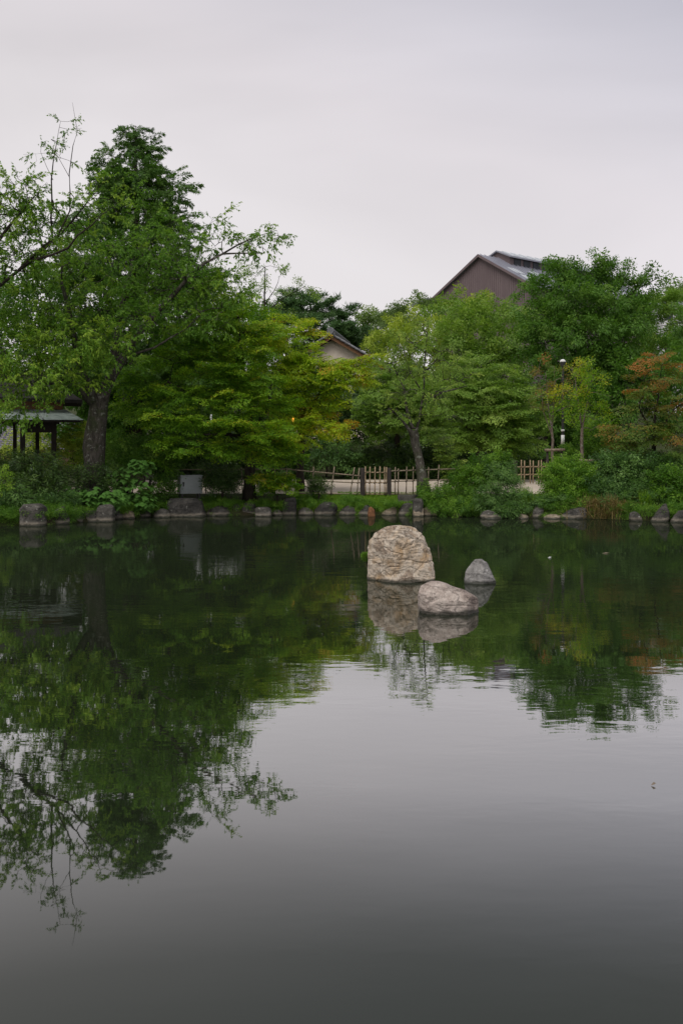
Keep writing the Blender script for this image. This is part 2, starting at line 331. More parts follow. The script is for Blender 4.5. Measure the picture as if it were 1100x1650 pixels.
# ------------------------------------------------------------------ terrain and water
def dwater(py): return F * H / (py - YH)
shore_px = [(0, 848), (73, 847), (112, 844), (150, 840.5), (200, 836), (250, 833), (330, 831.5), (420, 831), (480, 830), (560, 830), (700, 831), (760, 833), (820, 835), (940, 836), (1020, 839), (1100, 841)]
shx = [-70, -45, -25, -17] + [PX(a, dwater(b)) for a, b in shore_px] + [16, 24, 42, 70]
shy = [-10, 6, 22, 31] + [dwater(b) for a, b in shore_px] + [35, 27, 8, -10]
def shore(x): return np.interp(x, shx, shy)
def smooth(a, b, v):
    t = np.clip((v - a) / (b - a), 0, 1); return t * t * (3 - 2 * t)
def ground_z(x, y):
    x = np.asarray(x, float); y = np.asarray(y, float)
    base = np.interp(y, [0, 43.2, 56, 62, 75, 100, 170, 260, 400, 900], [0.73, 0.73, 0.95, 1.3, 3.0, 5.0, 10.0, 22, 30, 30])
    hill = smooth(150, 240, y) * smooth(30, 110, x) * 22.0
    s = y - shore(x)
    bank = np.interp(s, [-3.0, -0.25, 0.05, 0.35, 1.2, 2.6], [-1.3, -0.7, -0.25, 0.30, 0.50, 0.73])
    z = np.where(s < 2.6, np.minimum(bank, base), base)
    near = np.interp(y, [-1.0, 0.6, 1.8, 4.0], [0.7, 0.6, -0.4, -1.3])
    z = np.where(y < 4.0, np.maximum(near, np.where(s < 0, -1.3, z)), z)
    return z + hill
xs = np.concatenate([np.linspace(-600, -80, 12), np.arange(-70, -20, 5.0), np.arange(-20, 20.01, 0.5), np.arange(25, 71, 5.0), np.linspace(80, 600, 12)])
ys = np.unique(np.round(np.concatenate([np.linspace(-300, -20, 8), np.arange(-15, 30, 1.5), np.arange(30, 43.2, 0.25), [43.2, 44, 46, 49, 52, 56, 59, 62, 66, 70, 75, 85, 100, 120, 140, 150, 170, 185, 200, 220, 240, 260, 320, 400, 600, 900]]), 3))
gx, gy = np.meshgrid(xs, ys); gz = ground_z(gx, gy)
nx, ny = len(xs), len(ys)
idx = np.arange(nx * ny).reshape(ny, nx)
faces = np.stack([idx[:-1, :-1], idx[:-1, 1:], idx[1:, 1:], idx[1:, :-1]], -1).reshape(-1, 4)
g = link('ground', mesh_np('ground', np.stack([gx, gy, gz], -1).reshape(-1, 3), faces, True), M['soil']); tag(g, kind='structure')
wm = MB(); wm.add([(-70, 0.2, 0), (70, 0.2, 0), (70, 45, 0), (-70, 45, 0)], [(0, 1, 2, 3)])
tag(wm.build('pond_water', M['water']), kind='structure')
# sandy path behind the bamboo fence
pxs = np.array([-13.0, -9, -6, -3, 0, 3, 6, 9, 13.0]); pys = np.array([43.45, 44, 46, 49, 52, 56.0])
qx, qy = np.meshgrid(pxs, pys)
jig = np.sin(qx * 1.7) * 0.12 * (qy < 43.6)
qz = np.interp(qy + jig, [43.2, 56], [0.73, 0.95]) + 0.012
ii = np.arange(qx.size).reshape(qx.shape)
pf = np.stack([ii[:-1, :-1], ii[:-1, 1:], ii[1:, 1:], ii[1:, :-1]], -1).reshape(-1, 4)
tag(link('sand_path', mesh_np('sand_path', np.stack([qx, qy + jig, qz], -1).reshape(-1, 3), pf), M['sand']), kind='structure')

# ------------------------------------------------------------------ rocks
def rock(name, prof, d, depth, mat, seed, segs=28, rings=18, amp=0.06, n_exp=2.6, label=None, cat='boulder', group=None, strata=0.0, parent=None, zbase=None, facets=9, nscale=2.2, shear=0.0, crag=0.0, chis=(0.80, 0.93)):
    """prof: list of (py, xl, xr) from bottom to top in photo pixels at distance d; depth in metres"""
    rnd = random.Random(seed)
    pr = [(PZ(py, d), PX(xl, d), PX(xr, d)) for py, xl, xr in prof]
    z0, z1 = pr[0][0], pr[-1][0]
    zs = [p[0] for p in pr]; L = [p[1] for p in pr]; R = [p[2] for p in pr]
    cx = 0.5 * (L[0] + R[0]); wmax = max(r - l for l, r in zip(L, R))
    V = []; Fc = []
    tt = [1 - (1 - k / (rings - 1)) ** 1.5 for k in range(rings)]
    lev = [z0 - 0.35] + [z0 + (z1 - z0) * t for t in tt]
    for z in lev:
        zc = max(z, z0); l = np.interp(zc, zs, L); r = np.interp(zc, zs, R); c = 0.5 * (l + r); hw = 0.5 * (r - l)
        hd = 0.5 * depth * (hw * 2 / wmax) ** 0.8
        for j in range(segs):
            a = 2 * math.pi * j / segs; ca, sa = math.cos(a), math.sin(a)
            x = math.copysign(abs(ca) ** (2 / n_exp), ca); y = math.copysign(abs(sa) ** (2 / n_exp), sa)
            V.append(Vector((c + hw * x - cx, hd * y, z)))
    nl = len(lev)
    for i in range(nl - 1):
        for j in range(segs):
            k = (j + 1) % segs
            Fc.append((i*segs + j, i*segs + k, (i+1)*segs + k, (i+1)*segs + j))
    top = len(V); V.append(Vector((sum(v.x for v in V[-segs:]) / segs, 0, lev[-1] + 0.01)))
    for j in range(segs): Fc.append(((nl-1)*segs + j, (nl-1)*segs + (j+1) % segs, top))
    zm = 0.45 * z0 + 0.55 * z1; cen = Vector((0, 0, zm))
    # chisel planes give flat faces
    for q in range(facets):
        az = rnd.uniform(0, 2 * math.pi); el = rnd.uniform(-0.1, 0.9)
        nrm = Vector((math.cos(az) * math.cos(el), math.sin(az) * math.cos(el), math.sin(el)))
        ext = max((v - cen).dot(nrm) for v in V); lim = ext * rnd.uniform(*chis) if abs(nrm.y) > 0.35 else ext * 0.96
        for v in V:
            s = (v - cen).dot(nrm)
            if s > lim: v -= nrm * (s - lim) * 0.96
    so = Vector((seed * 3.17, seed * 1.31, 0)); size = wmax
    if shear:
        sx_, sz_ = rnd.uniform(-shear, shear), rnd.uniform(-shear, shear)
        for v in V:
            if v.z > z0: v.x += (v.z - z0) * sx_; v.z += (v.x / wmax) * sz_ * (v.z - z0)
    for v in V:
        dirv = (v - cen); dl = dirv.length + 1e-6; dirv = dirv / dl; dirv.z *= 0.5
        q = (v / size) * nscale + so
        m = mnoise.fractal(q, 0.9, 2.1, 5) * amp * size
        m += (abs(mnoise.noise(q * 2.3)) - 0.25) * -amp * size * 0.9
        if strata:
            w = v.z * 0.9 + v.x * 0.35 + 0.12 * mnoise.noise(q * 1.5)
            m += strata * (abs(((w * 5.5) % 1.0) - 0.5) - 0.25) * size * (0.4 + 0.6 * abs(mnoise.noise(q * 0.9 + Vector((5, 5, 5)))))
        if crag:
            vd = mnoise.voronoi(q * 1.25 + Vector((0.35 * mnoise.noise(q * 2), 0.35 * mnoise.noise(q * 2 + Vector((9, 0, 0))), 0)))[0]
            cr = min(1.0, (vd[1] - vd[0]) / 0.10); m -= (1 - cr) ** 2 * crag * size * 0.36
            m += (mnoise.ridged_multi_fractal(q * 1.1, 0.9, 2.3, 5, 1.0, 2.0) - 1.0) * crag * size * 0.30
            m += mnoise.fractal(q * 7, 0.8, 2.2, 4) * crag * size * 0.10
        v += dirv * m
    me = bpy.data.meshes.new(name); me.from_pydata([tuple(v) for v in V], [], Fc); me.update()
    for p in me.polygons: p.use_smooth = True
    try: me.set_sharp_from_angle(angle=math.radians(38))
    except Exception: pass
    o = link(name, me, mat, parent, (cx, d, 0) if zbase is None else (cx, d, zbase))
    return tag(o, label, cat, group)

rock('boulder', [(936, 590, 699), (928, 591, 699), (915, 591, 698), (895, 590, 699), (878, 591, 697), (868, 595, 691), (858, 602, 682), (852, 611, 672), (849, 622, 662), (847.5, 632, 650)],
     dwater(934), 1.15, M['rock_warm'], 11, 200, 130, 0.020, 3.4, 'largest tan boulder with orange stains standing in the pond', strata=0.022, facets=26, nscale=2.6, crag=0.06, chis=(.66, .9))
rock('boulder', [(988, 677, 772), (983, 675, 773), (975, 673, 772), (965, 672.5, 770), (958, 673, 761), (950, 675, 746), (944, 680, 728), (940, 686, 718), (937, 695, 708)],
     dwater(986), 0.62, M['rock_pink'], 5, 120, 70, 0.016, 2.8, 'low pinkish boulder sloping down to the right, nearest in the pond', facets=9, nscale=2.4, crag=0.03, chis=(.78, .93))
rock('boulder', [(940, 746, 799), (936, 746.5, 798), (926, 748, 793), (916, 751, 789), (908, 754, 787), (903, 757, 783), (900, 763, 776)],
     dwater(939), 0.5, M['rock_grey'], 8, 90, 56, 0.016, 2.6, 'small grey peaked boulder standing in the pond', facets=16, crag=0.03, chis=(.62, .88))

def prof_of(x0, x1, yt, yb, style, rnd):
    k = 7; cx = 0.5 * (x0 + x1); hw = 0.5 * (x1 - x0); out = []; sk = rnd.uniform(-0.25, 0.25)
    for i in range(k):
        t = i / (k - 1)
        w = {'round': (1 - (t * 0.97) ** 2.6) ** (1 / 2.6), 'block': (1 - (t * 0.985) ** 8) ** (1 / 5), 'point': 1 - 0.80 * t ** 1.5, 'flat': (1 - (t * 0.96) ** 1.9) ** 0.6}[style]
        c = cx + sk * hw * t * (1 - w + 0.2)
        out.append((yb + (yt - yb) * t, c - hw * max(w, 0.12), c + hw * max(w, 0.12)))
    return out
G_, D_, T_ = 'bank_grey', 'bank_dark', 'bank_tan'
stones = [
 (-2, 14, 824, 847, 'round', D_, 0, 'dark speckled bank stone cut off by the left edge of the picture'),
 (17, 35, 839, 847, 'flat', T_, 0, 'small pale stone at the waterline just left of the white-spotted boulder'),
 (35, 74, 812, 847.5, 'block', G_, 0, 'grey bank boulder with white spots, leftmost large one'),
 (71, 99, 796, 822, 'point', T_, 1.0, 'pale pointed stone half buried in leaves above the white-spotted boulder'),
 (85, 113, 817, 845, 'round', D_, 0, 'dark stone with a pale foot, right of the white-spotted boulder'),
 (110, 136, 817, 842, 'round', D_, 0, 'dark rounded stone under the left end of the big-leaved plant'),
 (136, 159, 823, 841, 'block', G_, 0, 'low brown-grey stone under the middle of the big-leaved plant'),
 (157, 184, 813, 841, 'block', G_, 0, 'squarish grey stone with a pale waterline band below the big-leaved plant'),
 (181, 200, 803, 837, 'point', D_, 0, 'tall dark upright stone beside the squarish grey stone'),
 (197, 218, 822, 836, 'round', T_, 0, 'small pale rounded stone under the right big-leaved plant'),
 (220, 243, 816, 834, 'round', D_, 0, 'dark grey stone under overhanging leaves right of the small pale one'),
 (250, 276, 803, 823, 'round', T_, 0.55, 'tan stone lying on top of a flat mottled stone'),
 (246, 276, 820, 834, 'flat', G_, 0, 'flat mottled stone at the water under the tan stone'),
 (274, 331, 803, 832.5, 'block', D_, 0, 'long dark stone slab below the grey cabinet'),
 (330, 373, 815, 831, 'flat', D_, 0, 'long low dark stone right of the slab below the cabinet'),
 (370, 393, 811, 830.5, 'round', D_, 0, 'dark stone below the clipped round shrub'),
 (391, 414, 810, 830.5, 'block', D_, 0, 'dark squared block directly below the maple trunk'),
 (412, 438, 817, 832, 'block', G_, -0.1, 'light grey squared block at the water right of the maple trunk'),
 (439, 457, 821, 831, 'flat', G_, 0, 'small low stone left of the tall dark pillar stone'),
 (455, 477, 802, 830.5, 'block', D_, 0, 'tall dark squared pillar stone at the left end of the grass strip'),
 (478, 507, 817, 830, 'flat', G_, 0, 'low grey stone right of the tall pillar stone'),
 (505, 540, 808, 830, 'round', D_, 0, 'large dark domed stone below the grass strip'),
 (545, 574, 815, 830, 'flat', D_, 0, 'dark low stone right of the large dark domed one'),
 (575, 603, 814, 830.5, 'point', D_, 0, 'dark stone beside the rusty brown lump'),
 (613, 638, 818, 830.5, 'flat', T_, 0, 'tan low stone left of the greenish domed stone'),
 (639, 663, 808, 830.5, 'round', G_, 0, 'greenish grey domed stone left of the stacked pale blocks'),
 (665, 682, 817, 832, 'block', T_, -0.1, 'lower one of the two stacked pale square blocks'),
 (664.5, 681, 803, 817.2, 'block', G_, 0.0, 'upper one of the two stacked pale square blocks'),
 (682, 704, 818, 831.5, 'block', T_, 0, 'pale block right of the stacked square blocks'),
 (726, 744, 825, 833, 'flat', T_, 0, 'small tan stone under the feathery bush'),
 (768, 792, 809, 832, 'point', D_, 0.5, 'dark stone in shade between the two pale green bushes'),
 (775, 807, 822, 836, 'flat', G_, 0, 'flat grey stone at the water below the pale green bush'),
 (830, 853, 828, 836, 'flat', T_, 0, 'thin pale stone at the water below the tuft of tall grass'),
 (853, 873, 814, 835, 'round', G_, 0, 'grey rounded stone right of the tuft of tall grass'),
 (873, 906, 828.5, 835.5, 'flat', T_, -0.1, 'flat pale slab lying in front of the two dark stones'),
 (886, 909, 813, 833, 'point', D_, 0.3, 'dark tilted stone behind the flat pale slab'),
 (902, 944, 819, 836, 'round', D_, 0, 'wide dark stone left of the dry straw'),
 (1014, 1034, 824, 840, 'round', G_, 0, 'brown-grey stone right of the dry straw'),
 (1047, 1076, 812, 841, 'point', D_, 0, 'dark pointed stone standing at the right bank'),
 (1079, 1104, 824, 842, 'round', D_, 0, 'dark rounded stone at the right edge of the picture'),
]
for k, (x0, x1, yt, yb, st, mt, back, lab) in enumerate(stones):
    rnd = random.Random(100 + k)
    d = dwater(yb) + 0.3 + (back if back > 0 else 0) if back >= 0 else dwater(yb) + 0.15
    if 'upper one' in lab: d = dwater(832) + 0.18
    wdt = (x1 - x0) / F * d
    prof = prof_of(x0, x1, yt, yb, st, rnd)
    rock('bank_stone', prof, d, max(0.55, min(1.0, wdt * 0.9)), M[mt], 40 + k * 7, 28, 18, 0.055 if st != 'block' else 0.035,
         {'round': 2.5, 'block': 5.0, 'point': 2.4, 'flat': 2.6}[st], lab, 'stone', 'stones edging the pond', facets=12 if st != 'block' else 6, shear=.45 if st != 'block' else .15)
rock('rusty_lump', prof_of(592, 604, 817, 833, 'round', random.Random(3)), dwater(832), 0.3, M['rust'], 77, 20, 12, 0.07, 2.2, 'small rusty brown lump at the waterline among dark stones', 'stone')

# ------------------------------------------------------------------ foliage sprays
rng = np.random.default_rng(7)
UP = np.array((0.0, 0.0, 1.0))
def unit(v): return v / (np.linalg.norm(v, axis=-1, keepdims=True) + 1e-9)
def leaf_quads(base, dirs, nrm, L, W, fold=0.18, wide=0.45):
    dirs = unit(dirs); side = unit(np.cross(nrm, dirs)); nn = np.cross(dirs, side)
    L = np.asarray(L)[:, None]; W = np.asarray(W)[:, None]
    sk = 0.18 * L
    return np.stack([base + side * W * 0.55 + dirs * sk, base - side * W * 0.45, base + dirs * L - nn * L * 0.12], 1)
def spray(kind, r):
    if kind == 'cherry':
        pts = []; dr = []
        for b in range(11):
            x0 = 0.0 if b == 0 else r.uniform(.05, .8); ln = 1.0 if b == 0 else r.uniform(.22, .5)
            tv = np.array((1.0, 0.0, 0.0)) if b == 0 else unit(np.array((r.uniform(.2, 1), r.normal(0, .8), r.normal(.05, .45))))
            for i in range(15 if b == 0 else 7):
                u = ln * r.uniform(.15, 1); q = np.array((x0, 0, -.1 * x0 * x0)) + tv * u - UP * .25 * u * u
                hang = r.uniform(.3, 1.6)
                pts.append(q); dr.append((tv[0] * .6 + r.normal(0, .35), tv[1] * .6 + r.normal(0, .5), -hang * .7 + r.normal(0, .15)))
        p = np.array(pts); d_ = np.array(dr); n = len(p)
        nrm = unit(UP + r.normal(0, .45, (n, 3)))
        return leaf_quads(p, d_, nrm, r.uniform(.085, .14, n), r.uniform(.04, .062, n))
    if kind == 'maple':
        n = 190; a = r.uniform(-1.5, 1.5, n); q = r.uniform(0.02, 1, n) ** 0.6
        p = np.stack([q * np.cos(a) * 0.95, q * np.sin(a) * 0.62, r.normal(0, .045, n) - 0.14 * q * q], 1)
        d_ = np.stack([np.cos(a) + r.normal(0, .5, n), np.sin(a) + r.normal(0, .5, n), -r.uniform(0.0, .55, n)], 1)
        nrm = unit(UP + r.normal(0, .28, (n, 3)))
        return leaf_quads(p, d_, nrm, r.uniform(.055, .09, n), r.uniform(.05, .08, n), 0.10, 0.5)
    if kind == 'meta':
        n = 150; x = r.uniform(0, 1, n); s = r.choice([-1, 1], n); w = (0.30 * (1 - x) + 0.05) * r.uniform(0.1, 1, n)
        p = np.stack([x, s * w, -0.25 * x * x + r.normal(0, .05, n)], 1)
        d_ = np.stack([np.full(n, .6) + r.normal(0, .2, n), s * .8, -r.uniform(0.1, .9, n)], 1)
        nrm = unit(UP + r.normal(0, .5, (n, 3)))
        return leaf_quads(p, d_, nrm, r.uniform(.09, .16, n), r.uniform(.03, .05, n))
    if kind == 'pine':
        n = 130; c = r.normal(0, 1, (n, 3)); c = unit(c); c[:, 2] = np.abs(c[:, 2]) * 0.9
        p = np.stack([r.uniform(0, .8, n), r.normal(0, .18, n), r.normal(0, .07, n)], 1)
        return leaf_quads(p, c, unit(r.normal(0, 1, (n, 3))), r.uniform(.14, .26, n), r.uniform(.022, .04, n), 0.05)
    if kind == 'fine':
        n = 110; p = unit(r.normal(0, 1, (n, 3))) * (r.uniform(0.05, 1, (n, 1)) ** 0.5) * np.array((.42, .36, .34)) + np.array((.25, 0, 0))
        d_ = unit(p - np.array((0, 0, -.1))) + r.normal(0, .4, (n, 3)); d_[:, 2] -= 0.1
        return leaf_quads(p, d_, unit(UP + r.normal(0, .6, (n, 3))), r.uniform(.05, .10, n), r.uniform(.03, .045, n))
    if kind == 'bamboo':
        n = 100; p = unit(r.normal(0, 1, (n, 3))) * (r.uniform(0.05, 1, (n, 1)) ** 0.5) * np.array((.45, .4, .3)) + np.array((.25, 0, 0))
        d_ = unit(p) + r.normal(0, .35, (n, 3)); d_[:, 2] -= 0.55
        return leaf_quads(p, d_, unit(UP + r.normal(0, .5, (n, 3))), r.uniform(.10, .19, n), r.uniform(.022, .04, n))
    # broad
    n = 125; p = unit(r.normal(0, 1, (n, 3))) * (r.uniform(0.05, 1, (n, 1)) ** 0.5) * np.array((.52, .42, .30)) + np.array((.35, 0, 0))
    d_ = unit(p) + r.normal(0, .5, (n, 3)); d_[:, 2] -= 0.45
    return leaf_quads(p, d_, unit(UP + r.normal(0, .5, (n, 3))), r.uniform(.07, .125, n), r.uniform(.042, .068, n))
TEMPL = {k: [spray(k, rng) for _ in range(5)] for k in ('cherry', 'maple', 'meta', 'pine', 'fine', 'bamboo', 'broad')}
LEAFCOUNT = [0]
def crown_mesh(name, pos, head, pitch, roll, scale, kind, tint, r, lscale=1.0, keep=1.0):
    V = []; T = []
    for ti, tmp in enumerate(TEMPL[kind]):
        sel = np.where(np.arange(len(pos)) % 5 == ti)[0]
        if not len(sel): continue
        q = tmp
        if keep < 1: q = q[r.uniform(0, 1, len(q)) < keep]
        if lscale != 1.0: q = q[:, :1] + (q - q[:, :1]) * lscale
        m = len(q); q = q.reshape(-1, 3)
        ch, sh = np.cos(head[sel]), np.sin(head[sel]); cp, sp = np.cos(pitch[sel]), np.sin(pitch[sel]); cr, sr = np.cos(roll[sel]), np.sin(roll[sel])
        x = q[None, :, 0]; y = q[None, :, 1] * cr[:, None] - q[None, :, 2] * sr[:, None]; z = q[None, :, 1] * sr[:, None] + q[None, :, 2] * cr[:, None]
        x2 = x * cp[:, None] - z * sp[:, None]; z2 = x * sp[:, None] + z * cp[:, None]
        X = x2 * ch[:, None] - y * sh[:, None]; Y = x2 * sh[:, None] + y * ch[:, None]
        out = np.stack([X, Y, z2], -1) * scale[sel][:, None, None] + pos[sel][:, None, :]
        V.append(out.reshape(-1, 3)); T.append((tint[sel][:, None] + r.normal(0, .13, (len(sel), m))).ravel())
    V = np.concatenate(V); T = np.clip(np.concatenate(T), 0, 1)
    fc = np.arange(len(V), dtype=np.int32).reshape(-1, 3)
    me = mesh_np(name, V, fc)
    at = me.attributes.new('tint', 'FLOAT', 'FACE'); at.data.foreach_set('value', T.astype(np.float32))
    LEAFCOUNT[0] += len(fc)
    return me

def plant(name, label, cat, base, trunk, limbs, clumps, kind, lmat, bmat, seed, group=None, dens=2.0, scale=1.0, lscale=1.0, keep=1.0, rtip=0.010, pitch=(-0.25, 0.35), shell=0.45, tintvar=0.14, parts=('trunk', 'crown'), depth_k=0.9, sides=9, jitter=0.05, rollv=None, ryk=1.0):
    """trunk: [(px,py,d,r)] from the ground up; limbs: list of such lists; clumps: (px,py,rx,ry[,d[,tint[,mult]]]) in photo pixels at their own distance d"""
    r = np.random.default_rng(seed)
    dens *= 3.2; lscale *= 1.22
    if rollv is None: rollv = .45 if kind == 'maple' else .9
    if kind in ('cherry', 'broad') and pitch == (-0.25, 0.35): pitch = (-.75, .75)
    d0 = trunk[0][2]
    b = P(base[0], 0, d0) if len(base) == 1 else np.array(base, float)
    N = []; par = []; rad = []; cnt = []
    def addnode(p, pa, ra): N.append(np.array(p, float)); par.append(pa); rad.append(ra); return len(N) - 1
    def addpath(path, start):
        last = start
        for i, (px, py, d, ra) in enumerate(path):
            p = P(px, py, d)
            if last is None: last = addnode(p, -1, ra); continue
            a = N[last]; ln = np.linalg.norm(p - a); k = max(1, int(ln / 0.55)); r0 = rad[last] if rad[last] > 0 else ra
            if i == 0 and start is not None: r0 = ra * 1.15
            for j in range(1, k + 1):
                t = j / k; q = a + (p - a) * t
                if j < k: q = q + r.normal(0, jitter * 0.6, 3) * min(ln, 1.0)
                last = addnode(q, last, r0 + (ra - r0) * t)
        return last
    addpath(trunk, None)
    # sink the foot into the soil
    N[0][2] = min(N[0][2], float(ground_z(N[0][0], N[0][1]))) - 0.15
    for lb in limbs:
        p = P(*lb[0][:3]); k = int(np.argmin([np.linalg.norm(q - p) for q in N])); addpath(lb, k)
    S = []; ST = []; CC = []
    for c in clumps:
        px, py, rx, ry = c[:4]; ry = ry * ryk; d = c[4] if len(c) > 4 and c[4] else d0; tint = c[5] if len(c) > 5 else 0.45; mult = c[6] if len(c) > 6 else 1.0
        cen = P(px, py, d); R = np.array((rx, rx * depth_k, ry)) * d / F
        area = math.pi * (R[0]*R[1] + R[0]*R[2] + R[1]*R[2]) / 3
        n = max(3, int(area * dens * mult / (scale * scale)))
        q = unit(r.normal(0, 1, (n, 3))) * (r.uniform(0, 1, (n, 1)) ** shell)
        q = q * R * (1 + r.normal(0, .10, (n, 1)))
        # tint rises towards the upper side of each clump
        ST.append(np.clip(tint + 0.10 * q[:, 2] / R[2] + r.normal(0, tintvar, n), 0, 1)); S.append(cen + q); CC.append(np.repeat(cen[None], n, 0))
    S = np.concatenate(S); ST = np.concatenate(ST); CC = np.concatenate(CC)
    gz_ = ground_z(S[:, 0], S[:, 1]); S[:, 2] = np.maximum(S[:, 2], np.maximum(gz_, 0.0) + 0.12)
    A = np.array(N); dist = np.min(np.linalg.norm(S[:, None] - A[None], axis=2), 1)
    order = np.argsort(dist); S, ST, CC = S[order], ST[order], CC[order]
    head = np.zeros(len(S)); pit = np.zeros(len(S))
    cap = len(N) + len(S) * 4 + 8; NA = np.zeros((cap, 3)); NA[:len(N)] = A
    hgt = len(N)
    for i in range(len(S)):
        s = S[i]; dv = s - NA[:len(N)]; dd = np.linalg.norm(dv, axis=1)
        cost = dd * (1 + 0.35 * np.clip(-dv[:, 2] / (dd + .01), 0, 1)); k = int(np.argmin(cost))
        a = N[k]; ln = dd[k]; last = k
        nm = 0 if ln < 0.35 else (1 if ln < 1.1 else 2)
        for j in range(1, nm + 1):
            t = j / (nm + 1); q = a + (s - a) * t + UP * 0.10 * ln * math.sin(math.pi * t) + r.normal(0, 0.05, 3) * ln
            NA[len(N)] = q; last = addnode(q, last, 0)
        v = s - N[last]; o = s - CC[i]; hv = unit(v) * 0.7 + unit(o) * 0.8 + r.normal(0, .35, 3)
        head[i] = math.atan2(hv[1], hv[0]); pit[i] = np.clip(math.atan2(hv[2], math.hypot(hv[0], hv[1])), pitch[0], pitch[1])
        NA[len(N)] = s; e1 = addnode(s, last, 0)
        tipv = np.array((math.cos(head[i]) * math.cos(pit[i]), math.sin(head[i]) * math.cos(pit[i]), math.sin(pit[i]))) * 0.7 * scale
        NA[len(N)] = s + tipv; addnode(s + tipv, e1, 0)
    n = len(N); cn = np.ones(n); ch = [[] for _ in range(n)]
    for i in range(n - 1, 0, -1):
        if par[i] >= 0: cn[par[i]] += cn[i] * 0.7
    for i in range(n):
        if par[i] >= 0: ch[par[i]].append(i)
    R_ = np.array([ra if ra > 0 else 0.0 for ra in rad]); Rg = rtip * np.power(cn, 0.42); Rg[cn <= 1] = rtip * 0.5
    for i in range(n):
        if R_[i] <= 0:
            R_[i] = Rg[i]
            if par[i] >= 0: R_[i] = min(R_[i], R_[par[i]] * 0.9)
    V = []; Fq = []; Ft = []; vo = 0
    stack = [(0, None)]
    while stack:
        i, pa = stack.pop(); chain = ([pa] if pa is not None else []) + [i]; cur = i
        while ch[cur]:
            kids = sorted(ch[cur], key=lambda q: -(R_[q] * 10 + cn[q] * 1e-4)); nxt = kids[0]
            for q in kids[1:]: stack.append((q, cur))
            chain.append(nxt); cur = nxt
        if len(chain) < 2: continue
        pts = np.array([N[q] for q in chain]); rr = np.array([R_[q] for q in chain])
        if pa is not None: rr[0] = min(rr[0], rr[1] * 1.25)
        sd = sides if rr.max() > 0.09 else (5 if rr.max() > 0.03 else 3)
        if rr.max() > 0.15 and pa is None:
            rr = rr * (1 + 0.10 * np.sin(np.arange(len(rr)) * 1.9 + seed)); sd = 16
            rr[0] *= 1.35
        v, f = tube_mesh(pts, rr, sd)
        v = np.array(v)
        if sd == 16:
            for q in range(len(v)):
                m = mnoise.fractal(Vector(v[q]) * 1.8, 1.0, 2.0, 4) * 0.10
                c_ = pts[min(q // 16, len(pts) - 1)]; v[q] += (v[q] - c_) * m * 1.6
        V.append(v); Fq += [tuple(vo + w for w in ff) for ff in f]; vo += len(v)
    root = empty(name, N[0] * np.array((1, 1, 0)) + np.array((0, 0, N[0][2])), label, cat, group)
    org = N[0].copy()
    me = bpy.data.meshes.new(parts[0]); me.from_pydata([tuple(q - org) for q in np.concatenate(V)], [], Fq); me.update()
    for p in me.polygons: p.use_smooth = True
    link(parts[0], me, bmat, root)
    lo = len(S)
    cm = crown_mesh(parts[1], S - org, head, pit, r.uniform(-rollv, rollv, lo), scale * r.uniform(.8, 1.2, lo), kind, ST, r, lscale, keep)
    link(parts[1], cm, lmat, root)
    return root

# ------------------------------------------------------------------ trees
T = plant
# old cherry with the thick trunk beside the pavilion
T('cherry_tree', 'old cherry tree with thick lichen-covered trunk beside the pavilion', 'tree', (0,),
  [(153, 800, 39.6, .47), (152, 745, 39.6, .42), (154, 700, 39.6, .39), (158, 660, 39.6, .40), (160, 646, 39.6, .34)],
  [[(170, 625, 39.4, .22), (200, 575, 39.2, .165), (228, 532, 39, .125), (265, 490, 39, .10), (300, 452, 39, .075), (330, 424, 39, .055), (359, 409, 39, .04), (386, 393, 39, .035), (416, 380, 39, .025), (446, 371, 39, .012)],
   [(359, 409, 39, .04), (386, 408, 39, .03), (425, 408, 39, .015)],
   [(148, 640, 39.3, .2), (134, 600, 39, .16), (120, 545, 38.6, .12), (108, 485, 38.2, .08), (100, 430, 38, .05)],
   [(176, 615, 39.8, .2), (186, 550, 40.2, .15), (200, 480, 40.5, .1), (214, 420, 40.6, .06)],
   [(146, 648, 39.2, .15), (115, 612, 38.6, .11), (57, 617, 38, .08), (0, 611, 37.6, .06), (-40, 600, 37.5, .04)],
   [(200, 575, 39.2, .06), (250, 560, 38.8, .045), (300, 530, 38.6, .03), (330, 500, 38.6, .02)]],
  [(60, 490, 80, 42, 38, .5, .8), (20, 560, 70, 40, 37.5, .5, .9), (120, 430, 60, 40, 38.8, .45, .55), (185, 415, 48, 36, 40.2, .25, .6), (255, 410, 55, 34, 39.2, .25, .75), (290, 450, 52, 34, 38.6, .28, .9), (225, 350, 26, 20, 40, .35, .35), (310, 395, 34, 26, 39.8, .4, .7), (275, 365, 24, 18, 40, .35, .5), (345, 352, 10, 8, 39, .4, .6), (340, 470, 40, 26, 39.4, .45, .9),
   (225, 470, 62, 38, 40.0, .2, .7), (150, 500, 60, 36, 39.0, .35, .7), (250, 520, 50, 30, 38.4, .3, .7), (120, 545, 75, 38, 37.6, .6, 1), (70, 605, 85, 28, 37.4, .65, 1.1), (175, 560, 45, 26, 37.6, .6, .9), (40, 655, 50, 16, 37, .5, .7), (325, 440, 34, 22, 40, .3, .7), (330, 510, 45, 30, 38.6, .4, .8),
   (395, 398, 20, 9, 39, .5, .8), (436, 381, 26, 12, 39, .5, .9), (420, 402, 22, 9, 39, .5, .8), (346, 352, 12, 9, 39, .5, .8), (372, 382, 9, 9, 39, .5, .7), (345, 385, 22, 14, 39, .45, .8), (360, 460, 30, 22, 39, .6)],
  'cherry', M['cherry'], M['bark'], 1, dens=3.3, scale=.8, lscale=1.0, tintvar=.16)
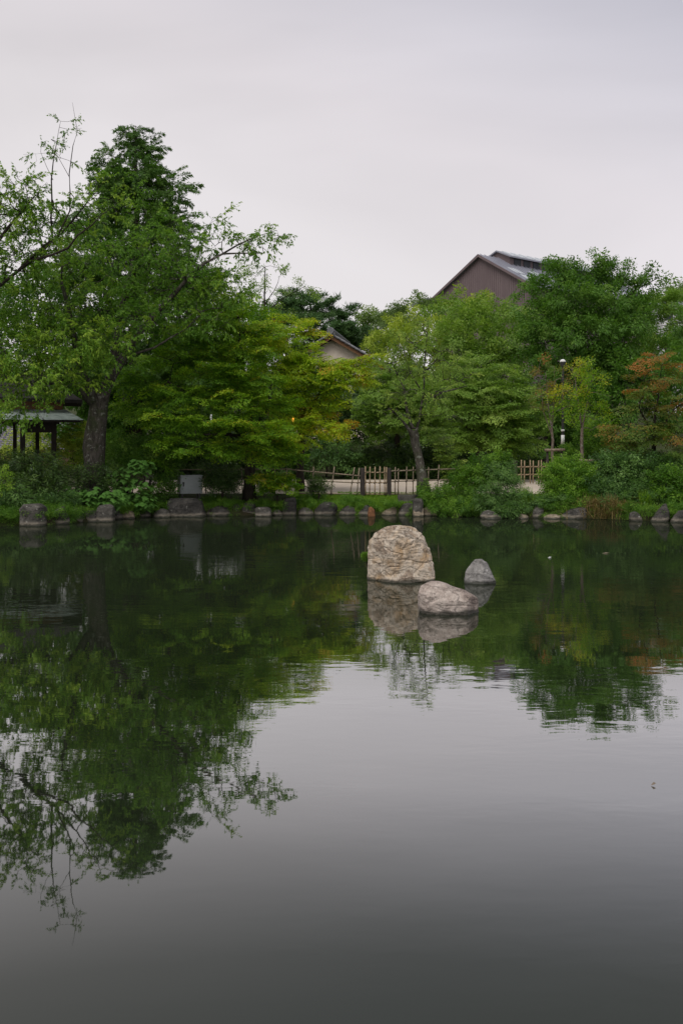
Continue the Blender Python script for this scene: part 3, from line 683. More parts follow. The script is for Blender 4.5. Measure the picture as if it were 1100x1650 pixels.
# cherry rooted outside the left edge, its branches reaching in
T('cherry_tree', 'thin cherry branches with long bare shoots reaching in from the left edge, top left', 'tree', (0,),
  [(-95, 815, 36, .28), (-85, 700, 36, .24), (-60, 580, 36, .2), (-40, 520, 36, .17)],
  [[(-30, 490, 36, .09), (10, 452, 36, .065), (55, 418, 36, .05), (102, 373, 36, .036), (142, 325, 36, .022), (168, 292, 36, .010)],
   [(-40, 470, 36, .1), (0, 385, 36, .06), (32, 345, 36, .045), (55, 318, 36, .02)],
   [(40, 425, 36, .06), (85, 385, 36.3, .04), (84, 320, 36.3, .03), (86, 262, 36.3, .02), (96, 205, 36.3, .008)],
   [(85, 395, 35.8, .035), (113, 340, 35.8, .028), (112, 280, 35.8, .02), (118, 235, 35.8, .014), (125, 212, 35.8, .010), (117, 165, 35.8, .004)],
   [(60, 418, 35.5, .05), (110, 400, 35, .04), (165, 345, 34.8, .02)],
   [(86, 290, 36.3, .012), (66, 245, 36.3, .006)], [(112, 285, 35.8, .012), (85, 235, 35.8, .006)]],
  [(25, 305, 45, 28, 36, .55), (10, 350, 55, 40, 36.2, .5, .9), (70, 390, 60, 32, 36.3, .5, .9), (120, 345, 42, 30, 36.3, .5, .8), (-10, 420, 50, 45, 36, .5, .7), (60, 335, 40, 26, 36.3, .5, .9), (30, 420, 50, 30, 36.2, .5, .9),
   (150, 305, 22, 18, 35.5, .7, .7), (100, 205, 12, 18, 36.3, .35, .9), (75, 222, 12, 14, 36.3, .35, .7), (108, 255, 14, 22, 36, .35, .6), (65, 250, 10, 12, 36.3, .35, .7), (170, 330, 25, 20, 34.8, .6, .8), (195, 300, 25, 20, 36, .5,.7)],
  'cherry', M['cherry'], M['bark_dark'], 2, dens=2.7, scale=.7, lscale=1.02, tintvar=.16, keep=.85)
# conical redwood behind
cone = []
rr = random.Random(4)
for y, hw in ((212, 10), (232, 23), (255, 39), (280, 56), (305, 68), (335, 77), (365, 84), (400, 86), (440, 94), (490, 100), (540, 102), (590, 100), (640, 92)):
    k = 1 if hw < 15 else (3 if hw < 40 else 4); jt = .3 if hw < 25 else 1.0
    for j in range(k):
        off = 0 if k == 1 else (-1 + 2 * j / (k - 1)) * hw * 0.66
        hw *= 1.0; cone.append((220 + off * 1.15 + rr.uniform(-13, 13) * jt, y + abs(off) * 0.22 + rr.uniform(-11, 11) * jt, hw * (0.8 if k == 1 else rr.uniform(.30, .58)), 13 + hw * .10, 50 + rr.uniform(-1, 1) * hw / F * 45, rr.uniform(.3, .62)))
cone += [(219, 206, 9, 13, 50, .45, 1.3), (220, 225, 17, 14, 50, .4)]
T('redwood_tree', 'tall conical dark green redwood, highest tree at left', 'tree', (0,), [(222, 795, 50, .4), (221, 600, 50, .32), (220, 400, 50, .2), (219, 280, 50, .1), (219, 203, 50, .02)], [], cone,
  'meta', M['meta'], M['bark_dark'], 3, dens=3.2, scale=.85, lscale=1.2, pitch=(-1.2, .5))
# the two maples at the fence
T('maple_tree', 'broad green maple with layered foliage and dark trunk behind the stone edging', 'maple', (0,),
  [(402, 800, 41.6, .27), (402, 765, 41.6, .21), (403, 740, 41.6, .2), (400, 715, 41.6, .17)],
  [[(390, 700, 41.4, .12), (360, 668, 41, .09), (320, 640, 40.6, .06), (270, 615, 40.4, .04)], [(402, 690, 41.6, .14), (398, 640, 41.6, .11), (390, 580, 41.8, .08), (384, 510, 41.8, .04)],
   [(410, 690, 41.8, .11), (432, 655, 42, .08), (440, 600, 42.2, .05)], [(396, 705, 41, .09), (370, 700, 40.2, .06), (330, 700, 39.6, .04)]],
  [(388, 490, 38, 12, 42, .51), (360, 515, 52, 11, 41.6, .45), (405, 535, 50, 11, 42.4, .49), (320, 545, 55, 12, 41.5, .33), (385, 565, 60, 11, 40.6, .45), (290, 580, 62, 12, 41.5, .29), (350, 600, 60, 11, 40.2, .41),
   (405, 612, 52, 11, 40.4, .49), (245, 615, 58, 12, 41.4, .29), (300, 635, 60, 11, 40.2, .37), (380, 645, 52, 11, 39.8, .45), (435, 650, 40, 10, 41, .49), (215, 655, 42, 11, 41.4, .29), (275, 672, 55, 11, 40, .37), (345, 680, 52, 11, 39.8, .41),
   (405, 690, 48, 11, 39.8, .49), (435, 712, 42, 10, 40, .53), (300, 712, 55, 10, 40, .37), (365, 722, 45, 9, 40, .41), (430, 728, 38, 8, 40.2, .49), (460, 728, 28, 8, 40.6, .41), (260, 735, 40, 10, 41, .33)],
  'maple', M['maple'], M['bark_dark'], 5, dens=2.9, scale=.8, pitch=(-.5, .22), shell=.55, ryk=1.45)
T('maple_tree', 'yellow-green maple with orange tips in front of the tiled gable house', 'maple', (0,),
  [(482, 800, 45, .2), (484, 740, 45, .16), (486, 700, 45, .15)],
  [[(480, 690, 45, .1), (468, 640, 45, .07), (458, 590, 45, .05), (462, 550, 45, .02)], [(488, 690, 45, .1), (492, 640, 44.8, .07), (490, 600, 44.6, .05), (486, 560, 44.6, .02)],
   [(490, 690, 45, .1), (510, 640, 44.6, .06), (540, 605, 44.4, .04), (575, 590, 44.4, .02)]],
  [(462, 522, 36, 9, 45, .56), (490, 534, 20, 7, 44.6, .63), (435, 545, 36, 10, 45, .50), (470, 555, 36, 9, 44.4, .56), (495, 578, 30, 7, 44.4, .56), (545, 592, 34, 7, 44.4, .59), (455, 585, 50, 10, 44.4, .45), (505, 600, 45, 8, 44, .50), (575, 598, 24, 7, 44.2, .65), (582, 580, 20, 8, 44.4, .6), (602, 578, 14, 7, 44.6, .6), (588, 588, 20, 7, 44.4, .63), (525, 582, 22, 6, 44.4, .59),
   (480, 615, 50, 10, 43.8, .45), (545, 618, 38, 9, 44, .50), (580, 612, 18, 8, 44.2, .61), (450, 640, 45, 10, 43.8, .45), (520, 648, 38, 8, 44.4, .50), (545, 686, 24, 7, 43.6, .68), (505, 690, 42, 8, 43.6, .61), (468, 675, 40, 9, 43.6, .50), (500, 665, 34, 7, 44.6, .72), (480, 705, 30, 8, 43.4, .54)],
  'maple', M['maple_yel'], M['bark_dark'], 6, dens=2.8, scale=.8, pitch=(-.5, .22), shell=.55, ryk=1.45)
# pruned cherry in the middle
T('cherry_tree', 'small pruned cherry with knobbly leaning trunk and thin branches right of the gate', 'tree', (0,),
  [(684, 800, 42.2, .26), (680, 770, 42.2, .20), (674, 735, 42.2, .18), (668, 712, 42.2, .19), (667, 700, 42.2, .20)],
  [[(660, 694, 42, .09), (648, 678, 41.8, .05), (632, 662, 41.6, .04)], [(672, 690, 42.2, .075), (677, 665, 42.2, .055), (683, 620, 42.2, .04), (685, 570, 42.2, .028), (690, 515, 42.2, .012)],
   [(664, 690, 42.3, .08), (655, 660, 42.5, .06), (650, 625, 42.5, .045), (632, 585, 42.5, .02)], [(683, 650, 42.2, .06), (712, 632, 42, .045), (752, 622, 41.6, .02)], [(684, 600, 42.2, .04), (712, 570, 42.2, .02), (735, 555, 42.2, .01)],
   [(684, 640, 42, .04), (660, 600, 41.8, .03), (650, 565, 41.8, .012)]],
  [(690, 528, 22, 20, 42.2, .55, .8), (662, 560, 32, 20, 42, .5, .8), (716, 570, 30, 20, 42.2, .5, .8), (640, 595, 30, 18, 42, .5, .9), (690, 595, 40, 18, 42.4, .5, .8), (735, 605, 34, 14, 42, .5, .9), (655, 632, 34, 14, 41.6, .5), (700, 640, 36, 14, 41.6, .5), (636, 664, 28, 12, 41.6, .5, .8), (700, 668, 26, 9, 42.4, .5, .6)],
  'cherry', M['cherry_lt'], M['bark'], 7, dens=2.0, scale=.6, keep=.9)
# maples behind the path
T('maple_tree', 'muted green layered maple behind the path, left of the pruned cherry', 'maple', (0,), [(642, 778, 58, .2), (640, 720, 58, .17), (640, 680, 58, .12)], [],
  [(640, 600, 40, 10, 58, .4), (615, 620, 38, 10, 57, .4), (665, 625, 42, 10, 57, .45), (630, 645, 48, 11, 56.4, .45), (680, 655, 42, 10, 57, .4), (610, 668, 34, 11, 57, .35), (650, 672, 46, 10, 56.4, .4), (615, 690, 36, 9, 57, .3), (690, 690, 42, 10, 57, .3)],
  'maple', M['light'], M['bark_dark'], 8, dens=2.2, scale=1.0, lscale=1.1, pitch=(-.5, .22), ryk=1.4)
T('maple_tree', 'wide olive green layered maple behind the path, right of the pruned cherry', 'maple', (0,), [(768, 778, 54, .2), (772, 730, 54, .16), (780, 690, 54, .12)], [[(775, 710, 54, .1), (740, 680, 53, .06)], [(785, 680, 54, .1), (825, 650, 53.5, .05)]],
  [(765, 588, 42, 11, 55, .5), (800, 605, 42, 11, 54, .5), (735, 620, 44, 11, 54, .45), (775, 632, 52, 11, 52.8, .5), (825, 635, 40, 11, 53.4, .45), (745, 655, 46, 11, 53, .4), (800, 662, 52, 11, 52.6, .5), (845, 665, 30, 11, 53.5, .4), (765, 685, 52, 11, 53, .35), (820, 692, 46, 11, 53, .35), (790, 712, 56, 11, 53.4, .3), (845, 705, 28, 11, 54, .3)],
  'maple', M['light'], M['bark_dark'], 9, dens=2.3, scale=1.0, lscale=1.1, pitch=(-.5, .22), ryk=1.4)
# big tree at right
T('broadleaf_tree', 'large dark green broadleaf tree with ragged top right of the brown hall', 'tree', (0,), [(940, 780, 62, .36), (936, 660, 62, .3), (934, 600, 62, .24)],
  [[(930, 590, 62, .16), (905, 530, 61.6, .1), (880, 470, 61.6, .05)], [(936, 590, 62, .18), (940, 520, 62, .12), (945, 440, 62, .04)], [(940, 590, 62, .16), (980, 530, 61.6, .1), (1020, 470, 61.6, .04), (1060, 447, 61.6, .02)]],
  [(938, 447, 34, 25, 62, .4), (900, 445, 24, 20, 62, .4), (872, 470, 28, 26, 62, .4), (975, 455, 30, 24, 62, .4), (925, 485, 48, 28, 60.5, .45), (1008, 470, 32, 22, 62, .4), (1038, 455, 16, 13, 62, .45), (1060, 446, 10, 7, 62, .5), (985, 500, 48, 30, 60.5, .42), (880, 515, 40, 32, 60.8, .42), (1030, 500, 28, 26, 62, .4),
   (930, 535, 56, 32, 60, .4), (1000, 545, 52, 32, 60.6, .38), (872, 560, 36, 30, 61.4, .38), (920, 585, 60, 28, 60.4, .35), (990, 590, 55, 28, 60.8, .35), (958, 426, 9, 10, 62, .45), (912, 420, 8, 11, 62, .45), (890, 428, 7, 8, 62, .45), (1010, 440, 8, 8, 62, .45)],
  'broad', M['broad'], M['bark_dark'], 10, dens=2.8, scale=1.15, lscale=1.2)
T('broadleaf_tree', 'light green broadleaf tree in front of the brown hall', 'tree', (0,), [(770, 778, 72, .3), (768, 660, 72, .22), (766, 600, 72, .16)], [],
  [(738, 515, 40, 22, 73, .5), (775, 508, 38, 22, 73, .45), (815, 512, 34, 24, 73, .4), (720, 545, 40, 24, 72, .5), (765, 545, 44, 24, 71, .5), (812, 550, 40, 26, 71.6, .4), (745, 575, 48, 22, 71, .4), (800, 585, 48, 24, 71, .4), (840, 580, 30, 28, 72, .35), (760, 610, 60, 24, 71, .35), (830, 615, 40, 24, 71, .35)],
  'broad', M['light'], M['bark_dark'], 11, dens=1.5, scale=1.35, lscale=1.3)
T('broadleaf_tree', 'yellow-green rounded tree behind the pruned cherry', 'tree', (0,), [(655, 778, 84, .3), (655, 660, 84, .22), (655, 590, 84, .16)], [],
  [(655, 518, 34, 16, 84, .6), (628, 540, 32, 18, 84, .55), (685, 535, 34, 18, 84, .5), (655, 555, 46, 20, 82.5, .55), (610, 570, 32, 20, 84, .45), (700, 570, 34, 20, 83.4, .45), (645, 590, 52, 20, 82.5, .45), (610, 610, 34, 20, 83, .35), (690, 610, 44, 20, 83, .35)],
  'broad', M['yelgreen'], M['bark_dark'], 12, dens=1.4, scale=1.45, lscale=1.3)
T('pine_tree', 'dark pine rising behind the tiled gable roof', 'pine', (0,), [(500, 760, 92, .35), (500, 600, 92, .26), (500, 490, 92, .1)], [],
  [(488, 482, 24, 10, 92, .5), (460, 500, 30, 13, 92, .45), (510, 495, 34, 13, 91.5, .45), (545, 508, 26, 13, 92, .4), (475, 520, 44, 14, 91, .45), (530, 528, 46, 14, 91, .4), (560, 545, 36, 15, 92, .35), (590, 555, 26, 16, 93, .35), (440, 525, 28, 14, 92, .4), (520, 555, 60, 16, 94, .3)],
  'pine', M['pine'], M['bark_dark'], 13, dens=1.9, scale=1.5, lscale=1.5)
T('slender_tree', 'airy thin-leaved tree against the sky right of the conical redwood', 'tree', (0,), [(428, 780, 76, .2), (427, 600, 76, .14), (426, 500, 76, .08), (427, 430, 76, .03)], [[(428, 490, 76, .04), (448, 455, 76, .02)], [(430, 500, 76, .05), (465, 475, 76, .03), (490, 462, 76, .015)]],
  [(428, 425, 20, 16, 76, .5, .55), (408, 450, 22, 14, 76, .5, .55), (445, 445, 18, 14, 76, .5, .55), (425, 475, 32, 14, 76, .45, .6), (485, 462, 16, 7, 76, .5, .7), (500, 470, 8, 8, 76, .5, .6), (395, 430, 12, 10, 76, .5, .5), (430, 505, 40, 16, 76, .4, .7)],
  'broad', M['light'], M['bark_dark'], 14, dens=1.2, scale=1.1, lscale=1.1, keep=.7)
far = [((570, 520), [(572, 516, 18, 8, 0, .4), (585, 510, 12, 6, 0, .5), (560, 535, 25, 12, 0, .35), (600, 530, 30, 14, 0, .35)], 'bluish green far tree just right of the dark pine', 120, 'far'),
       ((615, 520), [(618, 505, 22, 8, 0, .5), (600, 518, 24, 10, 0, .4), (635, 520, 28, 12, 0, .4), (615, 540, 40, 16, 0, .35)], 'far thin-topped tree on the skyline above the yellow-green tree', 130, 'far'),
       ((660, 510), [(655, 490, 24, 8, 0, .45), (680, 484, 20, 7, 0, .45), (690, 498, 28, 11, 0, .4), (640, 502, 24, 10, 0, .4), (665, 515, 44, 16, 0, .35)], 'far flat-topped dark tree left of the brown hall', 118, 'far'),
       ((757, 510), [(752, 478, 16, 10, 0, .6), (770, 484, 16, 9, 0, .6), (740, 492, 22, 10, 0, .5), (775, 498, 28, 12, 0, .5), (750, 512, 40, 14, 0, .4)], 'pale feathery tree in front of the gable wall of the brown hall', 105, 'yelgreen'),
       ((715, 520), [(712, 492, 22, 9, 0, .45), (725, 505, 26, 12, 0, .45), (700, 515, 30, 14, 0, .4), (820, 500, 24, 14, 0, .4), (800, 515, 30, 14, 0, .4)], 'mid green tree below the left eave of the brown hall', 98, 'light')]
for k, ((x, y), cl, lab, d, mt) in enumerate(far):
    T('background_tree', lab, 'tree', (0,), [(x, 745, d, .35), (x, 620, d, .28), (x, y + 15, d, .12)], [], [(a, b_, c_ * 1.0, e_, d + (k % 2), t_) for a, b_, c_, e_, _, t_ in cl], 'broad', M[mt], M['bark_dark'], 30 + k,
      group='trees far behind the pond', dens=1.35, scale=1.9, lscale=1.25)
# darker fillers between and behind
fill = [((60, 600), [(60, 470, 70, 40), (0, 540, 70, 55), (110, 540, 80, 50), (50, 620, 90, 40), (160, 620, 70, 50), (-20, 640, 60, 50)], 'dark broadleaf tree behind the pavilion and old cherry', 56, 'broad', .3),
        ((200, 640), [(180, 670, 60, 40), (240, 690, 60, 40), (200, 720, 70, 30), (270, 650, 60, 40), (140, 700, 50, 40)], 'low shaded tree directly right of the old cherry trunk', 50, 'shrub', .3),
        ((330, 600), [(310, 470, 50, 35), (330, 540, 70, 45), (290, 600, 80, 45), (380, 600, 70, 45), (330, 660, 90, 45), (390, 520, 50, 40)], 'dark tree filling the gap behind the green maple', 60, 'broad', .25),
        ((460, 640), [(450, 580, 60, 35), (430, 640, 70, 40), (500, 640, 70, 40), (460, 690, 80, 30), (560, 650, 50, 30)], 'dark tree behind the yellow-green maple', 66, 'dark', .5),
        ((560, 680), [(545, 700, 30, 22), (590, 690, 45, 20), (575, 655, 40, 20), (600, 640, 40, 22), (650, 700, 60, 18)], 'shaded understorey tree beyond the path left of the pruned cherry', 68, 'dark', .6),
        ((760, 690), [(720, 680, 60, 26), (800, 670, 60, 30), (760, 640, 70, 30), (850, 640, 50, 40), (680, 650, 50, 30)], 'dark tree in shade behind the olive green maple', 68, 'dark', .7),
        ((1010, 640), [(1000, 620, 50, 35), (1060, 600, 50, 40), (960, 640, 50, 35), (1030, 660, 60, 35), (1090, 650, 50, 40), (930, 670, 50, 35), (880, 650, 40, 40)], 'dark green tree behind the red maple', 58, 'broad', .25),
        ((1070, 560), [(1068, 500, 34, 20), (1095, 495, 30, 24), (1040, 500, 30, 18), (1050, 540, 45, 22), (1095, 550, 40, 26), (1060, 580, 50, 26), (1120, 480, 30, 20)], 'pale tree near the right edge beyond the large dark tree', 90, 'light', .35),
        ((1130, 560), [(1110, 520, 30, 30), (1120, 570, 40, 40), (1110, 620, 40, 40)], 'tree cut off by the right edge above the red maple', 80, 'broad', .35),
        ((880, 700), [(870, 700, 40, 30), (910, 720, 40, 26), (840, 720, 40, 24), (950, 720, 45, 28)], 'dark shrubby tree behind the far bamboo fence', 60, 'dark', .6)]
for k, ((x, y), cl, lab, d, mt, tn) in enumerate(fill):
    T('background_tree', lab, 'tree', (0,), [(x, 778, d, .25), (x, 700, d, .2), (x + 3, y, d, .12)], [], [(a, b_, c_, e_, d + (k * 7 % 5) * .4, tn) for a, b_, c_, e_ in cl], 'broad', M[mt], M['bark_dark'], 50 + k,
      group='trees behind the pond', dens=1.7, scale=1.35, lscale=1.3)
# wooded far hill at the right edge, each crown a thing
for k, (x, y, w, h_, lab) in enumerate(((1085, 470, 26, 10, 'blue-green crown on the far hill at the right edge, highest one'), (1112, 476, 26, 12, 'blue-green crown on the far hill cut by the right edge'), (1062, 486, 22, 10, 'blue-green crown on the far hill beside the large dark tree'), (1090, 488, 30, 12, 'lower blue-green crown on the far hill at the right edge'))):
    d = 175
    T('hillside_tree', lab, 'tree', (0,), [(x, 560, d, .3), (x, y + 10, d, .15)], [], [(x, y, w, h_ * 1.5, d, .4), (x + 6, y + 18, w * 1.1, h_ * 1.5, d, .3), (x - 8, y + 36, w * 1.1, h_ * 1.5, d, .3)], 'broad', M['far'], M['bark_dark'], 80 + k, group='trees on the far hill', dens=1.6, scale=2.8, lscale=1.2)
# right bank trees
T('young_tree', 'thin young tree with bronze leaves propped by a log frame at right', 'tree', (0,), [(890, 790, 46, .09), (889, 730, 46, .07), (888, 690, 46, .06)],
  [[(888, 690, 46, .04), (882, 650, 46, .03), (878, 600, 46, .012)], [(889, 690, 46, .04), (893, 640, 46, .025), (892, 590, 46, .01)], [(888, 700, 46, .03), (874, 660, 46, .02), (868, 590, 46, .008)]],
  [(880, 620, 16, 22, 46, .62, .6), (868, 590, 9, 18, 46, .7, .5), (895, 600, 16, 16, 46, .4, .6), (885, 655, 20, 16, 46, .6, .6), (872, 640, 12, 20, 46, .7, .6)], 'fine', M['maple_red'], M['bark_tan'], 90, dens=1.9, scale=.7, lscale=1.1)
T('young_tree', 'young green tree with scattered yellow leaves left of the red maple', 'tree', (0,), [(938, 790, 45, .1), (937, 735, 45, .08), (937, 690, 45, .06)],
  [[(937, 690, 45, .045), (930, 640, 45, .03), (925, 600, 45, .012)], [(937, 690, 45, .045), (945, 650, 45, .03), (952, 610, 45, .012)]],
  [(925, 600, 22, 16, 45, .7, .8), (950, 612, 26, 16, 45, .6, .8), (910, 632, 22, 16, 45, .9, .7), (950, 645, 30, 18, 45, .45, .8), (925, 665, 26, 16, 45, .5, .7), (965, 680, 20, 22, 45, .35), (975, 655, 14, 16, 45, .45, .7)], 'fine', M['maple'], M['bark_tan'], 91, dens=2.2, scale=.8, lscale=1.2)
T('maple_tree', 'reddish orange maple at the right edge', 'maple', (0,), [(1052, 800, 42.5, .14), (1052, 740, 42.5, .11), (1053, 700, 42.5, .08)], [[(1053, 690, 42.5, .05), (1060, 640, 42.5, .035), (1065, 590, 42.5, .015)], [(1050, 700, 42.3, .05), (1030, 660, 42, .03)], [(1055, 700, 42.3, .05), (1085, 660, 42, .03)]],
  [(1058, 575, 28, 7, 42.5, .8, .6), (1085, 588, 26, 7, 42.5, .75, .6), (1045, 600, 26, 7, 42.2, .8, .6), (1080, 612, 34, 8, 42, .6, .6), (1035, 630, 24, 7, 42, .72, .7), (1070, 640, 40, 8, 41.8, .4, .6), (1095, 655, 30, 8, 42, .65, .7), (1045, 662, 36, 8, 41.6, .3, .7), (1015, 690, 36, 7, 41.4, .55, .8), (1080, 685, 40, 8, 41.6, .25, .7), (1040, 708, 46, 8, 41.4, .2, .7), (1095, 708, 36, 8, 41.6, .5, .8), (1005, 712, 26, 7, 41.4, .35), (1065, 732, 46, 8, 41.4, .15, .8)],
  'maple', M['maple_red'], M['bark_dark'], 92, dens=2.0, scale=.8, pitch=(-.5, .22), ryk=1.2)

# ------------------------------------------------------------------ shrubs and plants (each > stems, foliage)
def bush(name, label, px, d, clumps, kind, mat, seed, cat='shrub', group='shrubs along the bank', dens=5.0, scale=.55, lscale=1.0, **kw):
    top = min(c[1] for c in clumps)
    gz = float(ground_z(PX(px, d), d)); pyg = YH + (H - gz) * F / d
    clumps = [(c[0], c[1], c[2] * 1.12, c[3] * 1.15) + tuple(c[4:]) for c in clumps]
    if kw.pop('airy', group == 'shrubs along the bank'): dens *= .85; lscale *= 1.4; kw.setdefault('tintvar', .24); kw.setdefault('keep', .5)
    return plant(name, label, cat, (0,), [(px, pyg, d, .06), (px + 2, pyg - (pyg - top) * .4, d, .045)], [], [tuple(c) for c in clumps], kind, M[mat], M['bark_dark'], seed, group, dens, scale, lscale, parts=('stems', 'foliage'), rtip=.006, **kw)
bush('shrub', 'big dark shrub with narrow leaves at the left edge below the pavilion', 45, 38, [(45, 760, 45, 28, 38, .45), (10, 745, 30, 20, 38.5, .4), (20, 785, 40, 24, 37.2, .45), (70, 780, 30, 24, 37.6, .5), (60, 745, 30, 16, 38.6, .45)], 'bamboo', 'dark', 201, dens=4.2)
bush('shrub', 'feathery grey-green plant hanging over the far left stones', 25, 36.4, [(22, 806, 30, 20, 36.2, .5), (3, 806, 22, 20, 36, .5), (78, 816, 22, 13, 36.7, .45), (105, 806, 22, 14, 37.2, .45), (60, 800, 24, 12, 37, .45)], 'bamboo', 'shrub_blue', 202)
bush('shrub', 'bright yellow-green twig at the left edge above the bank stones', 0, 36, [(0, 762, 10, 6, 35.9, .8), (4, 782, 8, 9, 35.9, .8)], 'broad', 'grass', 203, scale=.4)
bush('shrub', 'bright green rounded shrub seen through the pavilion posts', 55, 50, [(45, 712, 22, 20, 50, .75), (70, 705, 18, 22, 50, .75), (30, 730, 18, 16, 50, .7), (75, 730, 20, 16, 50, .6)], 'broad', 'yelgreen', 204, scale=.7, dens=3.0)
bush('shrub', 'loose green shrub between the pavilion and the old cherry trunk', 125, 44, [(120, 705, 16, 22, 44, .6), (112, 730, 22, 20, 44, .45), (130, 690, 10, 14, 44, .7)], 'maple', 'yelgreen', 205, scale=.6, dens=3.5)
bush('shrub', 'dark low shrub at the foot of the old cherry trunk', 120, 38.6, [(115, 775, 26, 18, 38.4, .4), (160, 772, 30, 16, 38.8, .4), (195, 765, 20, 16, 39.2, .4)], 'fine', 'dark', 206, dens=4.5)
bush('shrub', 'shaded leafy shrub right of the big-leaved plants', 240, 40.6, [(225, 735, 36, 26, 41, .4), (262, 760, 30, 26, 41, .35), (250, 795, 26, 16, 40.6, .35), (200, 725, 30, 24, 42, .45), (180, 735, 24, 22, 42.4, .5)], 'broad', 'broad', 207, dens=3.6)
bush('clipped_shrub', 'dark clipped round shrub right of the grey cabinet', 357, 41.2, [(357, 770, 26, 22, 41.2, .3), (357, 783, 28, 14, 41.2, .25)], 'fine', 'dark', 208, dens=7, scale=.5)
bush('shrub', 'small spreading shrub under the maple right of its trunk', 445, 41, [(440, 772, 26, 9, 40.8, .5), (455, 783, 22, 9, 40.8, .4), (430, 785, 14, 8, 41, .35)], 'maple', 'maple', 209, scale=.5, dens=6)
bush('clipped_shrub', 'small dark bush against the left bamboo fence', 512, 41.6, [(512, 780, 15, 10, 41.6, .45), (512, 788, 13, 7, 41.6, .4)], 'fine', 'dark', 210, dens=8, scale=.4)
bush('shrub', 'bluish leafy plants behind the left bamboo fence', 525, 57, [(500, 730, 26, 18, 57, .6), (535, 725, 26, 20, 57, .65), (560, 740, 24, 16, 57, .5), (480, 745, 24, 14, 57, .5)], 'broad', 'shrub_blue', 211, scale=.8, dens=3)
for k, (x, lab) in enumerate(((575, 'left end of the dark clipped hedge beyond the gate'), (625, 'dark clipped hedge mound straight beyond the gate'), (675, 'dark clipped hedge mound behind the pruned cherry trunk'), (725, 'right end of the dark clipped hedge beyond the path'))):
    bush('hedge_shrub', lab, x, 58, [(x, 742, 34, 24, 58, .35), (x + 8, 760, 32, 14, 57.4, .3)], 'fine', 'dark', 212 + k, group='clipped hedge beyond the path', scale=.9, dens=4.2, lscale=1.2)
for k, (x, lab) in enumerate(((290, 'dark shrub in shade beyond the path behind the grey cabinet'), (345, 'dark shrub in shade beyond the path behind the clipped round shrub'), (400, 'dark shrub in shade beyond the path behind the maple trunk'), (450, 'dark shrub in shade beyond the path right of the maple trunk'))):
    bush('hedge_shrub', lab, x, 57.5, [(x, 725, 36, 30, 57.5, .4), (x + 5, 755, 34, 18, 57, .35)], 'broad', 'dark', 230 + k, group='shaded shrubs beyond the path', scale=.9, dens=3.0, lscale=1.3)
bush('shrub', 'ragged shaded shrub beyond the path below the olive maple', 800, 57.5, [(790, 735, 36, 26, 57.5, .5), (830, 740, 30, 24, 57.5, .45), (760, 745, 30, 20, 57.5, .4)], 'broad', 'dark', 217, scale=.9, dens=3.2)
bush('climbing_vine', 'leafy vine arching down right of the pruned cherry', 740, 43, [(700, 696, 10, 8, 43, .5), (712, 712, 10, 9, 43, .55), (722, 730, 10, 10, 43, .55), (730, 748, 11, 10, 43, .5), (738, 766, 14, 12, 43, .45)], 'maple', 'cherry_lt', 218, cat='vine', scale=.45, dens=6)
bush('shrub', 'feathery bush around the foot of the pruned cherry', 715, 41.2, [(702, 806, 24, 16, 40.8, .55), (735, 804, 30, 20, 40.8, .5), (690, 796, 14, 18, 41.2, .5), (762, 815, 18, 13, 40.2, .5), (725, 820, 30, 10, 39.9, .5), (690, 815, 10, 10, 40.6, .5)], 'bamboo', 'shrub', 219, scale=.5, dens=5.5)
bush('shrub', 'leafy green shrub left of the pale green bush', 760, 41.4, [(755, 772, 24, 18, 41.4, .5), (780, 760, 22, 18, 41.4, .5), (745, 790, 20, 14, 41.2, .45), (800, 748, 16, 14, 41.6, .5)], 'broad', 'shrub', 220, scale=.5, dens=5)
bush('shrub', 'pale bluish green bush hanging over the water right of centre', 812, 40.4, [(810, 784, 27, 24, 40.0, .7), (798, 805, 27, 22, 39.5, .65), (828, 810, 22, 18, 39.5, .65), (806, 760, 17, 15, 40.4, .7), (818, 824, 26, 10, 39.0, .55)], 'bamboo', 'shrub_blue', 221, scale=.5, dens=5.5)
bush('shrub', 'bright green rounded shrub right of the far bamboo fence', 915, 41.4, [(917, 775, 36, 28, 41.0, .7), (899, 796, 24, 18, 40.6, .65), (937, 788, 34, 26, 40.6, .62), (914, 755, 26, 14, 41.4, .75), (928, 808, 34, 13, 39.8, .58)], 'broad', 'shrub', 222, scale=.5, dens=6)
bush('shrub', 'small cool green plant at the water left of the dark stones', 885, 39.6, [(880, 812, 18, 10, 39.7, .6), (895, 806, 16, 10, 39.8, .6), (868, 820, 10, 7, 39.4, .5)], 'maple', 'shrub_blue', 223, scale=.4, dens=7)
bush('shrub', 'large dark cool green shrub below the red maple', 1010, 40.6, [(990, 768, 38, 28, 40.4, .55), (1030, 765, 42, 30, 40.4, .5), (978, 793, 34, 22, 39.9, .5), (1030, 802, 40, 22, 39.4, .45), (1000, 815, 36, 12, 39.2, .45), (1000, 745, 36, 14, 41.2, .45), (1060, 745, 36, 14, 41.4, .35)], 'broad', 'shrub_blue', 224, scale=.55, dens=4.6)
bush('shrub', 'dark green shrub at the right edge above the pointed stone', 1085, 39.6, [(1075, 783, 32, 26, 39.6, .5), (1100, 780, 26, 32, 39.2, .45), (1070, 808, 28, 14, 38.9, .5), (1100, 815, 22, 16, 38.5, .45)], 'broad', 'shrub', 225, scale=.55, dens=4.6)
bush('shrub', 'bright grassy-leaved shrub behind the young trees', 960, 47, [(955, 700, 22, 24, 47, .6), (975, 720, 20, 18, 47, .5), (940, 725, 26, 16, 47, .5), (900, 735, 20, 10, 46.6, .5)], 'broad', 'shrub', 226, scale=.6, dens=3.5)
